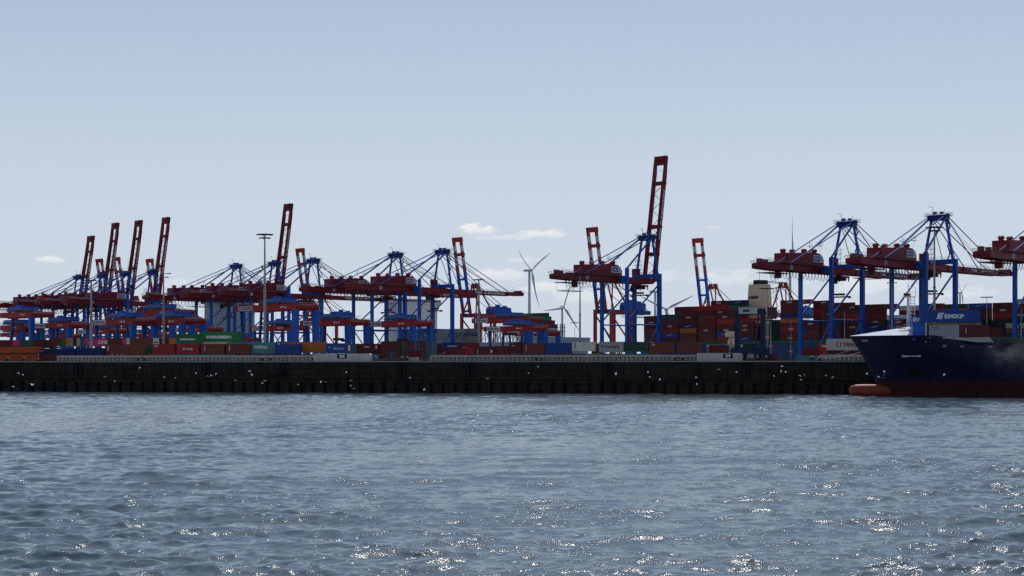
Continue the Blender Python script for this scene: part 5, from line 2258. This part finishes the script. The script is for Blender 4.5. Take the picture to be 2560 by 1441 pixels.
def river():
    ys = [40.0]
    while ys[-1] < 450:
        ys.append(ys[-1] + min(max(.0017 * ys[-1], .07), .6))
    ys = np.array(ys)
    tans = np.concatenate([np.linspace(-.75, -.36, 60)[:-1], np.linspace(-.36, .36, 660), np.linspace(.36, .75, 60)[1:]])
    Yg, Tg = np.meshgrid(ys, tans, indexing='ij')
    X0 = (Tg * Yg).ravel()
    Y0 = Yg.ravel()
    sp = np.maximum(np.minimum(np.maximum(.0017 * Y0, .07), .6), .72 / 660 * Y0 * 1.2)
    Z = np.zeros_like(X0)
    DX = np.zeros_like(X0)
    DY = np.zeros_like(X0)
    g = np.random.default_rng(5)
    # slow gusts: patches of livelier and calmer water
    gust = np.zeros_like(X0)
    for i in range(9):
        lam = g.uniform(25, 110)
        an = g.uniform(0, 2 * math.pi)
        kx, ky = 2 * math.pi / lam * math.cos(an), 2 * math.pi / lam * math.sin(an) * .6
        gust += np.sin(kx * X0 + ky * Y0 + g.uniform(0, 6.28)) / 3
    near = 1 + .35 * np.clip((130 - Y0) / 70, 0, 1)
    amp = np.clip(1.0 + .42 * gust, .35, 1.9)
    lams = np.exp(g.uniform(math.log(.22), math.log(7), 170))
    for lam in lams:
        an = R(-100) + g.normal(0, .75)                # mostly running towards the camera, a little sideways
        kk = 2 * math.pi / lam
        kx, ky = kk * math.cos(an), kk * math.sin(an)
        slope = .0135 * (1.6 if lam < 1.0 else (.85 if lam < 3 else .5)) * g.uniform(.5, 1.4)
        a = slope / kk
        fade = np.clip((lam / sp - 2.2) / 2.0, 0, 1)
        ph = kx * X0 + ky * Y0 + g.uniform(0, 6.28)
        aa = a * fade * (amp if lam < 5 else 1) * near
        sn, cs = np.sin(ph), np.cos(ph)
        Z += aa * sn
        DX += aa * cs * kx / kk
        DY += aa * cs * ky / kk
    # short-crested chop: peaked crests over flat troughs
    for i in range(70):
        lam = math.exp(g.uniform(math.log(.7), math.log(5.5)))
        an = R(-97) + g.normal(0, .42)
        kk = 2 * math.pi / lam
        ca, sa = math.cos(an), math.sin(an)
        along = X0 * ca + Y0 * sa
        cross = -X0 * sa + Y0 * ca
        lc = lam * g.uniform(2.2, 4.5)
        ph = kk * along + g.uniform(0, 6.28) + 1.1 * np.sin(cross * 2 * math.pi / (lc * 2.3) + g.uniform(0, 6.28))
        env = np.clip(np.sin(cross * 2 * math.pi / lc + g.uniform(0, 6.28) + along * .6 / lam) * .5 + np.sin(along * 2 * math.pi / (lam * 5.3) + g.uniform(0, 6.28)) * .5, 0, 1)
        fade = np.clip((lam / sp - 3.0) / 2.5, 0, 1)
        a = .14 / kk * g.uniform(.6, 1.3) * (1 + .4 * np.clip((125 - Y0) / 65, 0, 1))
        Z += a * env * fade * amp * near * ((1 - np.abs(np.sin(ph / 2))) ** 1.35 - .3)
    # wake of a passed boat: a few longer crests in a slanting belt
    for (x0, y0, an, lam, a, wid, ln) in ((-6, 96, -78, 6.5, .17, 9, 38), (16, 112, -100, 7.5, .18, 10, 40), (2, 74, -93, 4.6, .12, 7, 22), (-20, 128, -84, 8, .15, 10, 34)):
        kx, ky = 2 * math.pi / lam * math.cos(R(an)), 2 * math.pi / lam * math.sin(R(an))
        d1 = ((X0 - x0) * kx + (Y0 - y0) * ky) / (2 * math.pi / lam)
        d2 = (-(X0 - x0) * ky + (Y0 - y0) * kx) / (2 * math.pi / lam)
        env = np.exp(-(d1 / wid) ** 2 - (d2 / ln) ** 2)
        ph = kx * X0 + ky * Y0 + .9 * np.sin(d2 / 5.0)
        Z += a * env * np.sin(ph)
        DX += a * env * np.cos(ph) * math.cos(R(an)) * .9
        DY += a * env * np.cos(ph) * math.sin(R(an)) * .9
    co = np.empty((X0.size, 3), np.float32)
    co[:, 0] = X0 + DX
    co[:, 1] = Y0 + DY
    co[:, 2] = Z
    nr, nc = len(ys), len(tans)
    idx = np.arange(nr * nc, dtype=np.int32).reshape(nr, nc)
    q = np.stack([idx[:-1, :-1], idx[:-1, 1:], idx[1:, 1:], idx[1:, :-1]], -1).reshape(-1, 4)
    me = bpy.data.meshes.new('river_water')
    me.vertices.add(len(co))
    me.vertices.foreach_set('co', co.ravel())
    me.loops.add(q.size)
    me.loops.foreach_set('vertex_index', q.ravel())
    me.polygons.add(len(q))
    me.polygons.foreach_set('loop_start', np.arange(0, q.size, 4, dtype=np.int32))
    me.polygons.foreach_set('loop_total', np.full(len(q), 4, np.int32))
    me.polygons.foreach_set('use_smooth', np.ones(len(q), bool))
    me.update()
    me.validate()
    wm = water_mat()
    me.materials.append(wm)
    o = link('water', me)
    struct(o)
    # calm outer water, a little lower, out to the horizon
    b = MB()
    b.add([(-15000, -600, -.9), (15000, -600, -.9), (15000, 20000, -.9), (-15000, 20000, -.9)], [(0, 1, 2, 3)])
    o = b.build('outer_water', wm)
    struct(o)


river()
